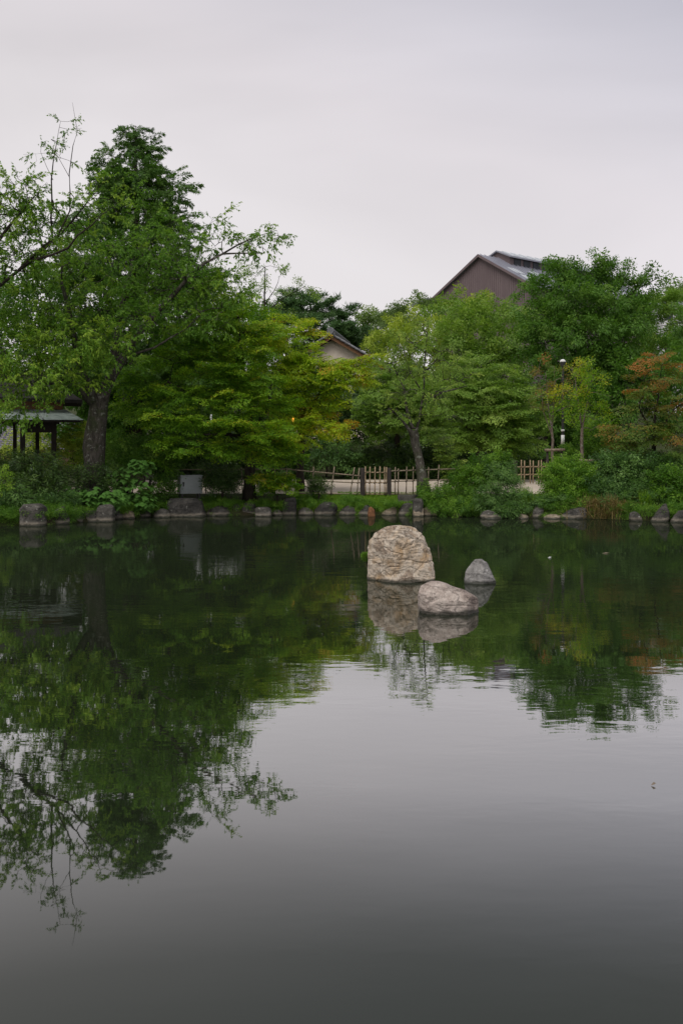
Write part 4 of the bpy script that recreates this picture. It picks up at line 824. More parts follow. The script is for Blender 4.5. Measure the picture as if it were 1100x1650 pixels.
bush('shrub', 'tiny leafy sprig growing from the left side of the largest boulder', 591, dwater(930), [(589, 897, 2.2, 4, dwater(930), .7)], 'fine', 'shrub', 227, group='sprigs on the boulder', scale=.13, dens=200)

# big-leaved plants: every leaf is a part
lm = MB()
out = [(0, 0), (.10, .22), (.02, .40), (.28, .34), (.42, .52), (.56, .30), (1.0, 0.0)]
vv = [(0.42, 0, .06)] + [(x, y, -.10 * abs(y) - .10 * x * x) for x, y in out] + [(x, -y, -.10 * abs(y) - .10 * x * x) for x, y in out[1:-1][::-1]]
nn = len(vv) - 1
lm.add(vv, [(0, 1 + i, 1 + (i + 1) % nn) for i in range(nn)])
leafmesh = lm.mesh('leaf'); leafmesh.materials.append(M['bigleaf'])
def big_leaf_plant(label, px, d, lumps, n, seed):
    r = random.Random(seed); gz = float(ground_z(PX(px, d), d)); b = Vector((PX(px, d), d, gz))
    root = empty('big_leaved_plant', b, label, 'plant', 'big-leaved plants on the left bank')
    st = MB()
    for k in range(n):
        x, y, rx, ry = lumps[k % len(lumps)]
        u = Vector((r.gauss(0, 1), r.gauss(0, 1), r.gauss(0, 1))).normalized()
        if u.y > 0.3: u.y = -u.y
        p = Vector(P(x, y, d)) + Vector((u.x * rx / F * d, u.y * rx / F * d * .7, u.z * ry / F * d)) * r.uniform(.55, 1.05)
        p.z = max(p.z, 0.15)
        o = link('leaf', leafmesh, None, root); o.location = p - b
        az = math.atan2(u.y - .5, u.x) + r.gauss(0, .5); s = r.uniform(.18, .31)
        o.rotation_euler = (r.gauss(0, .25), r.uniform(.25, .85), az); o.scale = (s, s, s)
        if k % 4 == 0: st.tube([(0, 0, -.1), ((p.x - b.x) * .45, (p.y - b.y) * .45, (p.z - b.z) * .7), tuple(p - b)], [.02, .014, .005], 4)
    st.build('stems', M['bark_dark'], root)
big_leaf_plant('spreading big-leaved plant trailing over bank stones below the old cherry', 150, 38.0, [(135, 805, 30, 12), (165, 808, 26, 14), (150, 795, 34, 12), (115, 795, 22, 14), (170, 822, 18, 8), (140, 820, 26, 8), (185, 800, 20, 14)], 280, 1)
big_leaf_plant('taller mounded big-leaved plant right of the old cherry trunk', 205, 39.2, [(205, 765, 32, 18), (215, 785, 34, 18), (200, 805, 28, 16), (230, 808, 24, 14), (190, 785, 24, 18), (225, 750, 22, 12)], 290, 2)

# ------------------------------------------------------------------ grass (uncountable)
def blades(name, pts, hmin, hmax, w, mat, seed, lean=.35, label=None, cat=None, kind=None, arch=False):
    r = np.random.default_rng(seed); n = len(pts); h = r.uniform(hmin, hmax, n)
    az = r.uniform(0, 2 * math.pi, n); dv = np.stack([np.cos(az), np.sin(az), np.zeros(n)], 1); sd = np.stack([-np.sin(az + r.uniform(-1, 1, n)), np.cos(az), np.zeros(n)], 1)
    ln = np.abs(r.normal(0, lean, n))[:, None]
    m = pts + UP * h[:, None] * .6 + dv * h[:, None] * ln * .35
    t = pts + UP * h[:, None] * (1 - .4 * np.minimum(ln, 1.6)) + dv * h[:, None] * ln
    V = np.stack([pts - sd * w * .5, pts + sd * w * .5, m + sd * w * .4, t, m - sd * w * .4], 1).reshape(-1, 3)
    k = np.arange(n)[:, None] * 5
    fc = np.concatenate([np.concatenate([k, k + 1, k + 2, k + 4], 1)]); f2 = np.concatenate([k + 4, k + 2, k + 3, k + 3], 1)
    V2 = V
    me = bpy.data.meshes.new(name)
    quads = fc; tris = np.concatenate([k + 4, k + 2, k + 3], 1)
    me.vertices.add(len(V2)); me.vertices.foreach_set('co', V2.astype(np.float32).ravel())
    lp = np.concatenate([quads.ravel(), tris.ravel()]).astype(np.int32)
    me.loops.add(len(lp)); me.loops.foreach_set('vertex_index', lp)
    me.polygons.add(2 * n); me.polygons.foreach_set('loop_start', np.concatenate([np.arange(n) * 4, n * 4 + np.arange(n) * 3]).astype(np.int32))
    me.update(calc_edges=True)
    tt = np.clip(r.normal(.5, .2, n), 0, 1).astype(np.float32)
    at = me.attributes.new('tint', 'FLOAT', 'FACE'); at.data.foreach_set('value', np.concatenate([tt, tt]))
    LEAFCOUNT[0] += n
    o = link(name, me, mat); return tag(o, label, cat, None, kind)
r = np.random.default_rng(5)
def strip(n, x0, x1, s0, s1):
    px = r.uniform(x0, x1, n); x = (px - CX) / F * 41; y = shore(x) + r.uniform(s0, s1, n)
    return np.stack([x, y, ground_z(x, y) - .02], 1)
gp = strip(26000, 470, 700, .25, 2.7); keepm = np.array([mnoise.noise(Vector((p[0] * 1.1, p[1] * 1.1, 0))) > -.35 for p in gp]); gp = gp[keepm]
gp2 = strip(3500, 270, 480, .3, 1.2); gp3 = strip(3500, 0, 270, .3, 1.2); gp4 = strip(5000, 700, 1100, .2, 1.2)
blades('bank_grass', np.concatenate([gp, gp2, gp3, gp4]), .08, .20, .016, M['grass'], 3, .5, 'short green grass growing along the bank', 'grass', 'stuff')
def weeds(label, n, x0, x1, s0, s1, seed):   # leafy weeds among the grass
    rr_ = np.random.default_rng(seed); p = strip(n, x0, x1, s0, s1)
    sel = np.array([mnoise.noise(Vector((q[0] * .9 + 7, q[1] * .9, 3))) > .0 for q in p]); p = p[sel]; p[:, 2] += rr_.uniform(.05, .28, len(p))
    for (xa, xb, k) in ((75, 285, 420), (690, 825, 130), (945, 1100, 110), (-5, 40, 40), (290, 470, 120), (500, 690, 90)):     # plants hanging over the edging stones
        q = strip(k, xa, xb, -.05, .35); sel = np.array([mnoise.noise(Vector((w[0] * 1.3, 2, 8))) > -.12 for w in q]); q = q[sel]; q[:, 2] = rr_.uniform(.22, .58, len(q)); p = np.concatenate([p, q])
    nq = len(p)
    me = crown_mesh('bank_weeds', p, rr_.uniform(0, 6.28, nq), rr_.uniform(-.3, .5, nq), rr_.uniform(-.3, .3, nq), rr_.uniform(.22, .4, nq), 'broad', np.clip(rr_.normal(.5, .17, nq), 0, 1), rr_, 1.3, .5)
    tag(link('bank_weeds', me, M['shrub']), label, 'weeds', None, 'stuff')
weeds('leafy weeds mixed into the bank grass', 4200, 0, 1100, .10, 1.5, 9)
# tuft of tall grass and dry straw
def tuft(px, d, n, spread):
    a = np.random.default_rng(int(px)); x = PX(px, d) + a.normal(0, spread, n); y = d + a.normal(0, spread * .6, n)
    return np.stack([x, y, np.maximum(ground_z(x, y), 0.02)], 1)
blades('grass_tuft', tuft(845, 39.6, 240, .14), .5, .95, .022, M['grass'], 12, .35, 'tuft of tall bright grass at the water right of the pale bush', 'grass')
blades('grass_tuft', tuft(1038, 38.5, 160, .12), .4, .75, .025, M['grass'], 14, .55, 'bright arching grass tuft left of the dark pointed stone', 'grass')
blades('dry_straw', np.concatenate([tuft(962, 38.75, 420, .40), tuft(985, 38.35, 300, .28)]), .30, .75, .018, M['straw'], 13, 1.5, 'heap of dry tan straw drooping to the water', 'straw')

# ------------------------------------------------------------------ bamboo fences and gate
def cane(mb, a, b_, ra, nodes=True):
    a = np.array(a); b_ = np.array(b_); ln = np.linalg.norm(b_ - a); k = max(2, int(ln / .28)); pts = []; rd = []
    for i in range(k + 1):
        t = i / k; q = a + (b_ - a) * t
        if 0 < i < k:
            e_ = .012 / ln
            for dt, f in ((-e_, 1.0), (0, 1.16), (e_, 1.0)): pts.append(a + (b_ - a) * (t + dt)); rd.append(ra * f)
        else: pts.append(q); rd.append(ra)
    mb.tube(pts, rd, 8)
def fence(name, label, d, canes, rails, ra=.024, posts=(), mat='bamboo', cat='fence', gap=.05, extra=None):
    x0 = min(c[0] for c in canes); o = P(x0, 795, d); o[2] = float(ground_z(o[0], o[1]))
    root = empty(name, o, label, cat)
    def loc(px, py, dd): return P(px, py, dd) - o
    for (xt, yt, xb, yb) in canes:
        m = MB(); cane(m, loc(xb, yb, d - gap), loc(xt, yt, d - gap), ra); m.build('bamboo_cane', M[mat], root, True)
    for (xa, ya, xb, yb) in rails:
        m = MB(); cane(m, loc(xa, ya, d), loc(xb, yb, d), ra * 1.1); rl = m.build('bamboo_rail', M[mat], root, True)
        for (xt, yt, xbm, ybm) in canes:        # dark rope lashings at the crossings
            t = (xt - xa) / (xb - xa) if xb != xa else -1
            if 0.02 < t < 0.98:
                yy = ya + (yb - ya) * t; tc = (yy - yt) / (ybm - yt)
                if 0 < tc < 1:
                    xx = xt + (xbm - xt) * tc; m2 = MB(); c_ = loc(xx, yy, d - gap * .5)
                    m2.tube([c_ - np.array((.03, .035, .03)), c_ + np.array((.03, .02, .03))], [.034, .034], 6); m2.build('rope_tie', M['rope'], rl)
    for (px, yt, yb, w) in posts:
        m = MB(); a = loc(px, yb, d + .02); b_ = loc(px, yt, d + .02); rp = w / F * d / 2
        m.tube([a - UP * .3, a + (b_ - a) * .5, b_ - UP * .02, b_], [rp, rp * .98, rp * .97, rp * .8], 10); m.build('post', M['post'], root)
    return root
DF = 42.6
fence('bamboo_fence', 'weathered leaning bamboo fence left of the gate', DF, [(538.5, 752, 533, 797), (571, 753, 564, 796), (578.5, 754, 575, 796), (505, 752, 503, 797)], [(470, 757, 582, 767), (505, 775, 582, 778), (480, 795, 584, 796)], mat='bamboo_old')
fence('bamboo_gate', 'small bamboo gate between two dark posts', DF, [(588.5, 751.5, 588.5, 796), (596, 752, 595, 796), (604, 752, 603.5, 796), (612, 751.5, 611.5, 796), (619, 752, 619.5, 797), (622.5, 752.5, 622, 797)], [(587, 761, 624, 761.5), (587, 777.5, 624, 778), (586, 796, 626, 796.5)], posts=((584, 754, 797, 8.2), (626.8, 754, 797, 7)), mat='bamboo', cat='gate')
fence('bamboo_fence', 'weathered bamboo fence right of the gate behind the pruned cherry', DF, [(636.5, 752.5, 636, 796), (641.5, 755, 641, 796), (655, 752, 654, 795), (665.5, 752, 665, 795), (707, 749, 704, 792), (690, 753, 689, 794)], [(629, 759, 745, 755), (629, 776, 745, 772), (630, 796, 700, 796)], mat='bamboo_old')
fence('bamboo_fence', 'shaded bamboo fence left of the maple trunk behind the round shrub', DF + .3, [(389, 752, 391, 796), (421, 750, 420, 797), (443, 755, 443, 796), (330, 755, 332, 795), (462, 754, 461, 796)], [(275, 757, 470, 756), (320, 771, 470, 773)], mat='bamboo_old')
fence('bamboo_fence', 'tan bamboo lattice fence farther back at right, before the young trees', 51.0, [(839.3, 741, 839, 779), (844.5, 742, 844, 779), (853.5, 741, 853.5, 779), (858.5, 742, 858, 779), (867, 742, 867, 779), (871.5, 741, 871.5, 779), (815, 743, 815, 779), (880, 742, 880, 779)], [(808, 753, 890, 751.5), (808, 765.5, 890, 764)], posts=((829, 742, 780, 8), ), ra=.03)

# ------------------------------------------------------------------ grey cabinet
d = 41.3; gz = float(ground_z(PX(306, d), d)); o = np.array((PX(306, d), d, gz)); s = d / F
cab = empty('utility_cabinet', o, 'grey metal utility cabinet on short legs beside the round shrub', 'cabinet', rz=math.radians(24))
zt, zb = PZ(766, d) - gz, PZ(795, d) - gz; hw = .50
hw = .46; m = MB(); m.box(-hw, hw, -.25, .25, zb, zt - .02); body = m.build('body', M['steel_grey'], cab)
m = MB(); m.box(-hw - .02, hw + .02, -.29, .27, zt - .02, zt + .015); m.build('lid', M['steel_grey'], cab)
m = MB(); m.box(-hw + .03, hw - .03, -.268, -.252, zb + .03, zt - .05); dr = m.build('door', M['steel_grey'], cab)
m = MB(); m.box(-hw + .10, -hw + .14, -.30, -.269, zb + .30, zb + .46); m.box(-hw + .085, -hw + .155, -.285, -.269, zb + .40, zb + .48); m.build('handle', M['steel_dark'], dr)
m = MB()
for q in range(2): m.box(hw - .03, hw - .01, -.275, -.253, zb + .12 + q * .4, zb + .2 + q * .4)
m.build('hinge', M['steel_dark'], dr)
for sx in (-1, 1):
    for sy in (-1, 1):
        m = MB(); m.box(sx * (hw - .09) - .03, sx * (hw - .09) + .03, sy * .18 - .03, sy * .18 + .03, -.2, zb); m.build('leg', M['steel_dark'], cab)

# ------------------------------------------------------------------ pavilion at the left
d = 42.0; gz = 0.73
pav = empty('garden_pavilion', (PX(87, d), d, gz), 'dark timber garden pavilion with pale green eave at the left edge', 'pavilion', rz=math.radians(15))
def pz(py, dd=42.0): return PZ(py, dd) - gz
W = 3.6
for (x, y) in ((0, 0), (-1.25, .05), (-2.35, 0), (-3.5, 0), (0, 2.6), (-.75, 2.6), (-1.7, 2.6), (-3.5, 2.6)):
    m = MB(); w = .10 if y < 1 else .08; m.box(x - w, x + w, y - w, y + w, -.2, pz(677)); m.build('post', M['wood_dark'], pav)
m = MB(); m.box(-1.15, -.1, -.03, .03, pz(697), pz(679)); m.build('header_panel', M['wood_dark'], pav)
m = MB(); m.box(-3.7, .2, -.07, .07, pz(681), pz(675)); m.build('beam', M['wood_dark'], pav)
m = MB(); m.box(-3.7, .2, 2.53, 2.67, pz(681), pz(675)); m.build('beam', M['wood_dark'], pav)
m = MB(); m.box(-.07, .07, .07, 2.53, pz(684), pz(676)); m.build('beam', M['wood_dark'], pav)
m = MB(); m.box(-3.4, -.1, 2.2, 2.6, .35, .45); m.build('bench', M['wood_dark'], pav)
# pent eave of overlapping green copper sheets: one course per part
ze0, ze1 = pz(677.5, 41), pz(661, 42.2); nC = 7
for k in range(nC):
    t0, t1 = k / nC, (k + 1.15) / nC
    y0, y1 = -1.0 + 1.15 * t0, -1.0 + 1.15 * t1; z0, z1 = ze0 + (ze1 - ze0) * t0 + .025, ze0 + (ze1 - ze0) * t1
    xr0, xr1 = 1.20 - .75 * t0, 1.20 - .75 * t1
    m = MB(); m.slab([(-5.2, y0, z0), (xr0, y0, z0), (xr1, y1, z1), (-5.2, y1, z1)], (0, .004, .028)); m.build('roof_sheet', M['copper'], pav)
# right-hand return of the eave
for k in range(nC):
    t0, t1 = k / nC, (k + 1.15) / nC
    z0, z1 = ze0 + (ze1 - ze0) * t0 + .022, ze0 + (ze1 - ze0) * t1 - .003
    x0, x1 = 1.20 - .75 * t0, 1.20 - .75 * t1
    m = MB(); m.slab([(x0, -1.0 + 1.15 * t0 + .02, z0), (x0, 3.6 - 1.0 * t0, z0), (x1, 3.6 - 1.0 * t1, z1), (x1, -1.0 + 1.15 * t1 + .02, z1)], (.004, 0, .028)); m.build('roof_sheet', M['copper'], pav)
m = MB(); m.slab([(-5.2, -.93, ze0 - .07), (1.1, -.93, ze0 - .07), (.42, .12, ze1 - .08), (-5.2, .12, ze1 - .08)], (0, .01, .05)); m.build('soffit', M['wood_dark'], pav)
for k in range(12):
    x = -4.9 + k * .48
    m = MB(); m.slab([(x, -.90, ze0 - .13), (x + .06, -.90, ze0 - .13), (x + .06, .1, ze1 - .14), (x, .1, ze1 - .14)], (0, 0, .055)); m.build('rafter', M['wood_dark'], pav)
zw = ze1 - .02
m = MB(); m.box(-5.0, .35, .16, 2.5, zw - .05, zw + .40); m.build('upper_wall', M['wood_brown'], pav)
# dark main roof above
zr = zw + 1.45
m = MB(); m.slab([(-5.4, -.5, zw + .45), (1.15, -.5, zw + .30), (-.5, 1.35, zr), (-5.4, 1.35, zr)], (0, -.03, .14)); main = m.build('main_roof', M['thatch'], pav)
m = MB(); m.slab([(1.15, -.48, zw + .31), (1.15, 3.2, zw + .31), (-.5, 1.37, zr)], (.03, 0, .13)); m.build('roof_hip', M['thatch'], pav)
m = MB(); m.slab([(-5.4, 3.2, zw + .45), (1.15, 3.2, zw + .30), (-.5, 1.39, zr), (-5.4, 1.39, zr)], (0, .03, .14)); m.build('roof_back', M['thatch'], pav)
m = MB(); m.box(-5.4, -.4, 1.22, 1.52, zr + .1, zr + .3); m.build('roof_ridge', M['thatch'], pav)

# ------------------------------------------------------------------ tiled roofs
def tiled_slope(mb, a, b_, c_, d_, nu, nv, thick=.05, bulge=.06):
    """a-b eave, d-c ridge; rows of rounded tiles with stepped courses"""
    a, b_, c_, d_ = (np.array(q, float) for q in (a, b_, c_, d_)); nrm = np.cross(b_ - a, d_ - a); nrm /= np.linalg.norm(nrm)
    if nrm[2] < 0: nrm = -nrm
    V = []; Fc = []; per = 4; cols = nu * per + 1
    for j in range(nv):
        for e_ in (0, 1):
            t = (j + e_) / nv
            for i in range(cols):
                u = i / (cols - 1); p = (a + (b_ - a) * u) * (1 - t) + (d_ + (c_ - d_) * u) * t
                hgt = bulge * max(0, math.cos(2 * math.pi * i / per)) + (thick if e_ == 0 else 0.0)
                V.append(p + nrm * hgt)
    for j in range(nv * 2 - 1):
        for i in range(cols - 1):
            q = j * cols + i; Fc.append((q, q + 1, q + cols + 1, q + cols))
    mb.add(V, Fc)
# house behind the maple: gable end towards the pond
d = 78.0; hx = PX(535, d); zr = PZ(541, d); gzh = float(ground_z(hx, d))
hs = empty('tiled_house', (hx, d, gzh), 'cream-walled house with grey tiled gable roof behind the yellow-green maple', 'house', rz=math.radians(-8))
zr -= gzh; hwid = 4.6; drop = 2.75; zev = zr - drop
wl_ = MB(); wl_.add([(-3.9, 0, -.5), (3.9, 0, -.5), (3.9, 0, zev + .35), (0, 0, zr - .35), (-3.9, 0, zev + .35), (-3.9, 9, -.5), (3.9, 9, -.5), (3.9, 9, zev + .35), (0, 9, zr - .35), (-3.9, 9, zev + .35)],
    [(0, 1, 2, 3, 4), (9, 8, 7, 6, 5), (1, 6, 7, 2), (5, 0, 4, 9), (2, 7, 8, 3), (4, 3, 8, 9)]); wl_.build('wall', M['plaster'], hs)
m = MB(); tiled_slope(m, (hwid, -.7, zev), (hwid, 10, zev), (0, 10, zr), (0, -.7, zr), 36, 14); tiled_slope(m, (-hwid, 10, zev), (-hwid, -.7, zev), (0, -.7, zr), (0, 10, zr), 36, 14)
rf = m.build('roof', M['tile'], hs); tag(rf, kind='stuff')
for sx in (-1, 1):
    m = MB(); m.slab([(sx * hwid, -.66, zev - .04), (0, -.66, zr - .04), (0, -.66, zr - .34), (sx * hwid, -.66, zev - .30)], (0, .10, 0)); m.build('barge_board', M['wood_brown'], hs)
    m = MB(); m.slab([(sx * hwid * .98, -.55, zev - .12), (0, -.55, zr - .12), (0, -.55, zr - .20), (sx * hwid * .98, -.55, zev - .20)], (0, 10.2, 0)); m.build('soffit', M['wood_dark'], hs)
    m = MB()
    for k in range(12):     # verge tiles stepping down the gable edge
        t = k / 12; x = sx * hwid * t; z = zr - drop * t
        m.tube([(x, -.76, z + .07), (sx * hwid * (t + 1/12), -.76, zr - drop * (t + 1/12) + .10)], [.10, .085], 7)
    m.build('verge_tiles', M['tile'], rf)
m = MB(); m.box(-.16, .16, -.75, 10, zr - .02, zr + .16); m.build('ridge', M['tile'], rf)
m = MB()
for k in range(5): m.box(-.20 + k * .012, .20 - k * .012, -.8, 10.05, zr + .16 + k * .055, zr + .195 + k * .055)
m.tube([(0, -.82, zr + .45), (0, 10, zr + .45)], [.13, .13], 8); m.build('ridge_tiles', M['tile'], rf)
m = MB(); m.tube([(0, -.98, zr + .28), (0, -.8, zr + .28)], [.26, .30], 10); m.box(-.34, .34, -.9, -.76, zr - .02, zr + .2); m.build('ridge_end_tile', M['tile'], rf)
m = MB(); m.box(-4.0, 4.0, -.06, .0, zev - 2.9, zev - 2.7); m.build('wall_beam', M['wood_brown'], hs)
for x in (-2.2, .2, 2.2):
    m = MB(); m.box(x - .6, x + .6, -.05, -.004, zev - 2.2, zev - .9); w_ = m.build('window', M['louvre'], hs)
    m = MB(); m.box(x - .68, x + .68, -.09, -.052, zev - 2.3, zev - 2.2); m.build('sill', M['wood_brown'], w_)
# lilac tiled roof seen through the pavilion
d = 64.0; hx = PX(45, d); gzh = float(ground_z(hx, d))
h2 = empty('tiled_house', (hx, d, gzh), 'tan house with lilac-grey tiled roof seen through the pavilion', 'house')
z0, z1 = PZ(725, d) - gzh, PZ(686, d + 2.5) - gzh
m = MB(); m.box(-4.3, 2.8, .6, 6, -.5, z0); m.build('wall', M['plaster_tan'], h2)
m = MB(); tiled_slope(m, (-5, 0, z0), (3.3, 0, z0), (3.3, 3.0, z1), (-5, 3.0, z1), 30, 12); tiled_slope(m, (3.3, 6.4, z0), (-5, 6.4, z0), (-5, 3.0, z1), (3.3, 3.0, z1), 30, 12); r2 = tag(m.build('roof', M['tile_lilac'], h2), kind='stuff')
m = MB(); m.box(-5, 3.3, 2.85, 3.15, z1 - .02, z1 + .2); m.build('ridge', M['tile_lilac'], r2)
m = MB(); m.box(-5, 3.3, .04, .14, z0 - .16, z0 - .02); m.build('eave_board', M['wood_brown'], h2)

# ------------------------------------------------------------------ big brown hall
d = 150.0; g2 = np.array((.656, -.755, 0)); rd2 = np.array((.755, .656, 0)); apex = P(773.5, 414, d); mslope = .572; HW = 9.3; LEN = 34.0
gzh = float(ground_z(apex[0], apex[1])); base = np.array((apex[0], apex[1], gzh))
hall = empty('brown_hall', base, 'large brown-clad hall with grey metal gable roof above the trees', 'building')
A = apex - base
def hp(t, l, z): return A + g2 * t + rd2 * l + UP * z       # along the gable, along the ridge, height from the ridge
zf = -A[2] - 1
m = MB(); v = [hp(-HW, 0, zf), hp(HW, 0, zf), hp(HW, 0, -mslope * HW), hp(0, 0, 0), hp(-HW, 0, -mslope * HW)]; v2 = [q + rd2 * LEN for q in v]
m.add(v + v2, [(0, 1, 2, 3, 4), (9, 8, 7, 6, 5), (1, 6, 7, 2), (5, 0, 4, 9)]); m.build('wall', M['clad'], hall)
m = MB()
for k in range(46):           # upright ribs of the cladding
    t = -HW + .2 + k * (2 * HW - .4) / 45
    p0 = hp(t - .05, -.06, zf); p1 = hp(t + .05, -.06, zf); top = -mslope * abs(t) - .12
    m.slab([p0, p1, hp(t + .05, -.06, top), hp(t - .05, -.06, top)], rd2 * .055)
m.build('cladding_ribs', M['clad'], hall)
for sx, nm in ((1, 'roof'), (-1, 'roof')):
    e0 = sx * (HW + .7); m = MB()
    m.slab([hp(0, -.5, .05), hp(e0, -.5, -mslope * abs(e0) + .05), hp(e0, LEN + .5, -mslope * abs(e0) + .05), hp(0, LEN + .5, .05)], UP * .3); r_ = m.build(nm, M['metal_roof'], hall)
    m = MB()
    for k in range(36):
        l = -.4 + k * 1.0
        m.slab([hp(sx * .2, l, .36), hp(e0 * .99, l, -mslope * abs(e0) * .99 + .36), hp(e0 * .99, l + .09, -mslope * abs(e0) * .99 + .36), hp(sx * .2, l + .09, .36)], UP * .07)
    m.build('roof_seams', M['metal_roof'], r_)
    if sx == 1:
        for l0 in (1.2, 6.2, 11.2, 16.2, 21.2, 26.2):
            for (ta, tb) in ((4.2, 6.0), (6.6, 8.0)):
                m = MB(); m.slab([hp(ta, l0, -mslope * ta + .355), hp(tb, l0, -mslope * tb + .355), hp(tb, l0 + 1.9, -mslope * tb + .355), hp(ta, l0 + 1.9, -mslope * ta + .355)], UP * .10); m.build('skylight', M['skylight'], r_)
    m = MB(); m.slab([hp(0, -.58, .36), hp(e0, -.58, -mslope * abs(e0) + .36), hp(e0, -.58, -mslope * abs(e0) - .05), hp(0, -.58, -.05)], rd2 * .07); m.build('verge_trim', M['clad'], hall)
# ridge monitor with louvres
ML0, ML1, MW, MH = 4.0, LEN - 3, 2.3, 1.25
m = MB(); pz_ = [hp(-MW, ML0, -mslope * MW), hp(MW, ML0, -mslope * MW), hp(MW, ML0, MH - 1.0), hp(0, ML0, MH), hp(-MW, ML0, MH - 1.0)]
m.slab(pz_, rd2 * (ML1 - ML0)); mon = m.build('roof_monitor', M['clad'], hall)
for sx in (1, -1):
    m = MB(); m.slab([hp(0, ML0 - .4, MH + .02), hp(sx * (MW + .5), ML0 - .4, MH - 1.2), hp(sx * (MW + .5), ML1 + .4, MH - 1.2), hp(0, ML1 + .4, MH + .02)], UP * .2); m.build('monitor_roof', M['metal_roof'], mon)
    m = MB()
    for k in range(13):
        l = ML0 + .6 + k * 2.0
        m.slab([hp(sx * .3, l, MH + .03), hp(sx * (MW + .3), l, MH - 1.0), hp(sx * (MW + .3), l + .9, MH - 1.0), hp(sx * .3, l + .9, MH + .03)], UP * .2)
    m.build('monitor_skylights', M['skylight'], mon)
for k in range(11):
    l = ML0 + 1.0 + k * 2.3
    m = MB(); m.slab([hp(MW + .03, l, -.95), hp(MW + .03, l + 1.6, -.95), hp(MW + .03, l + 1.6, .05), hp(MW + .03, l, .05)], g2 * .06); m.build('louvre', M['louvre'], mon)
m = MB(); m.slab([hp(-HW - 3.5, -2.0, -mslope * HW - 1.0), hp(-HW + .0, -2.0, -mslope * HW - .2), hp(-HW + .0, LEN, -mslope * HW - .2), hp(-HW - 3.5, LEN, -mslope * HW - 1.0)], UP * .25); m.build('lean_to_roof', M['metal_roof'], hall)
# pale house far right
d = 128.0; hx = PX(1082, d); gzh = float(ground_z(hx, d))
h3 = empty('white_house', (hx, d, gzh), 'white far building glimpsed through leaves at the right edge', 'house')
zt = PZ(488, d) - gzh
m = MB(); m.box(-1.2, 4, 0, 5, -.5, zt - .4); m.build('wall', M['white'], h3)
m = MB(); m.slab([(-1.6, -.4, zt - .5), (4.4, -.4, zt - .5), (4.4, 2.5, zt + .4), (-1.6, 2.5, zt + .4)], (0, 0, .15)); m.slab([(-1.6, 5.4, zt - .5), (4.4, 5.4, zt - .5), (4.4, 2.52, zt + .4), (-1.6, 2.52, zt + .4)], (0, 0, .15)); m.build('roof', M['metal_roof'], h3)
for k in range(3):
    m = MB(); m.box(-.8 + k * 1.5, .1 + k * 1.5, -.06, -.004, zt - 2.2, zt - 1.2); m.build('window', M['louvre'], h3)

# ------------------------------------------------------------------ lamps, props, small things
d = 48.0; x = PX(906, d); gz = float(ground_z(x, d))
lp = empty('lamp_post', (x, d, gz), 'dark lamp post with pale dome head among the young trees at right', 'lamp post')
zt = PZ(583, d) - gz
m = MB(); m.tube([(0, 0, -.2), (0, 0, zt - .1)], [.07, .055], 10); m.build('pole', M['steel_dark'], lp)
m = MB(); m.tube([(0, 0, zt - .22), (0, 0, zt - .02)], [.11, .13], 12); hd_ = m.build('lamp_head', M['steel_dark'], lp)
m = MB(); m.tube([(0, 0, zt - .02), (0, 0, zt + .04), (0, 0, zt + .10), (0, 0, zt + .13)], [.15, .14, .09, .02], 14); m.build('dome', M['white'], hd_, True)
m = MB(); m.tube([(0, 0, PZ(716, d) - gz), (0, 0, PZ(701, d) - gz)], [.088, .086], 12); m.build('white_sleeve', M['white'], lp, True)
m = MB(); m.tube([(0, 0, PZ(695, d) - gz), (0, 0, PZ(692, d) - gz)], [.09, .08], 12); m.build('collar', M['white'], lp, True)
d = 58.3; x = PX(593, d); gz = float(ground_z(x, d))
lp = empty('globe_lamp', (x, d, gz), 'small white globe lamp on a post beyond the bamboo fence', 'lamp')
zt = PZ(716, d) - gz
m = MB(); m.tube([(0, 0, -.2), (0, 0, zt - .08)], [.04, .035], 8); m.build('pole', M['steel_dark'], lp)
m = MB(); m.tube([(0, 0, zt - .11), (0, 0, zt - .08), (0, 0, zt), (0, 0, zt + .07), (0, 0, zt + .11)], [.04, .08, .10, .07, .01], 14); m.build('globe', M['white'], lp, True)
# slim white hanging streamer and orange lantern under the maples
d = 39.2
m = MB(); zt = PZ(667, d); hs_ = empty('hanging_streamer', (PX(340, d), d, PZ(682, d)), 'slim white streamer hanging under the green maple', 'streamer')
m.tube([(0, 0, PZ(655, d) - PZ(682, d)), (0, 0, .3)], [.004, .004], 4); m.build('string', M['steel_dark'], hs_)
for k in range(4):
    m = MB(); z = .02 + k * .085; m.box(-.035 + .012 * (k % 2), .035 + .012 * (k % 2), -.006, .006, z, z + .075); m.build('paper_strip', M['white'], hs_)
t = NT('lantern_glow'); em = t.node('ShaderNodeEmission'); em.inputs['Color'].default_value = (1.0, .42, .05, 1); em.inputs['Strength'].default_value = 1.0; M['glow'] = t.done(em)
d = 43.2; ln_ = empty('orange_lantern', (PX(472, d), d, PZ(678, d)), 'small lit orange lantern glowing under the yellow-green maple', 'lantern')
m = MB(); m.tube([(0, 0, -.04), (0, 0, .0), (0, 0, .09), (0, 0, .13)], [.02, .05, .05, .02], 10); m.build('shade', M['glow'], ln_, True)
m = MB(); m.tube([(0, 0, .12), (0, 0, .45)], [.006, .006], 4); m.build('cord', M['steel_dark'], ln_)
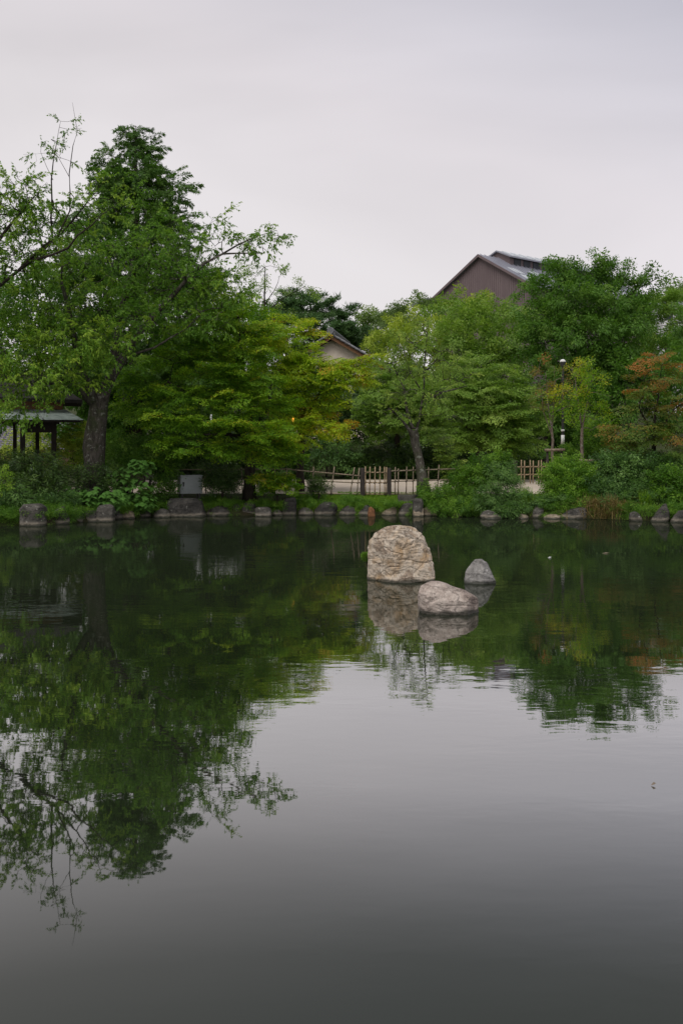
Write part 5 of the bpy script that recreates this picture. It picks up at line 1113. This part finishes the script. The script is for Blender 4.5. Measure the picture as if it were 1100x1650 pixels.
# log frames propping the young trees
def prop(label, d, xa, xb, y, yb, rr_):
    gz = float(ground_z(PX(xa, d), d)); o = np.array((PX(xa, d), d, gz)); root = empty('tree_prop', o, label, 'tree prop')
    for x in (xa + 2, xb - 3):
        m = MB(); m.tube([P(x + 1, yb, d) - o - UP * .3, P(x, y - 3, d) - o], [rr_, rr_ * .9], 8); m.build('leg', M['wood_pole'] if d < 45 else M['post'], root, True)
    m = MB(); m.tube([P(xa - 2, y + .4, d - .1) - o, P(xb + 2, y - .4, d - .1) - o], [rr_, rr_], 8); m.build('crossbar', M['wood_pole'], root, True)
prop('dark log frame around the thin bronze-leaved tree', 45.6, 879, 907, 725, 775, .06)
prop('pale log frame around the young green tree left of the red maple', 44.5, 932, 964, 742, 778, .055)
prop('log prop half hidden in the shrub under the red maple', 42.0, 1036, 1062, 741, 790, .05)
# stone step by the gate
m = MB(); x = PX(660, 41.6); m.box(x - .5, x + .4, 41.4, 41.9, .3, .78); tag(m.build('stone_step', M['bank_grey']), 'flat pale stone step in the grass right of the gate', 'step')
# overhead cable
m = MB(); pts = [P(900, 522, 66), P(1000, 534, 66), P(1060, 526, 66), P(1200, 500, 66)]; m.tube(pts, [.02] * 4, 5); tag(m.build('overhead_cable', M['steel_dark']), 'thin dark overhead cable between the trees at the right edge', 'cable')
# little floating things on the pond
def float_bit(label, px, py, L_, mat):
    d = dwater(py); m = MB(); m.add([(-L_, 0, .004), (0, -L_ * .45, .012), (L_, 0, .02), (0, L_ * .45, .012), (0, 0, .03)], [(0, 1, 4), (1, 2, 4), (2, 3, 4), (3, 0, 4), (0, 3, 2, 1)])
    o = m.build('floating_leaf', mat); o.location = (PX(px, d), d, 0); tag(o, label, 'leaf', 'scraps floating on the pond')
float_bit('tiny white scrap floating right of the small grey boulder', 885, 899, .05, M['white'])
float_bit('pale leaf floating alone on the right foreground water', 1052, 1266, .022, M['wood_pole'])
float_bit('dark twig scrap floating near the right bank', 975, 892, .10, M['wood_pole'])
print('LEAVES', LEAFCOUNT[0])
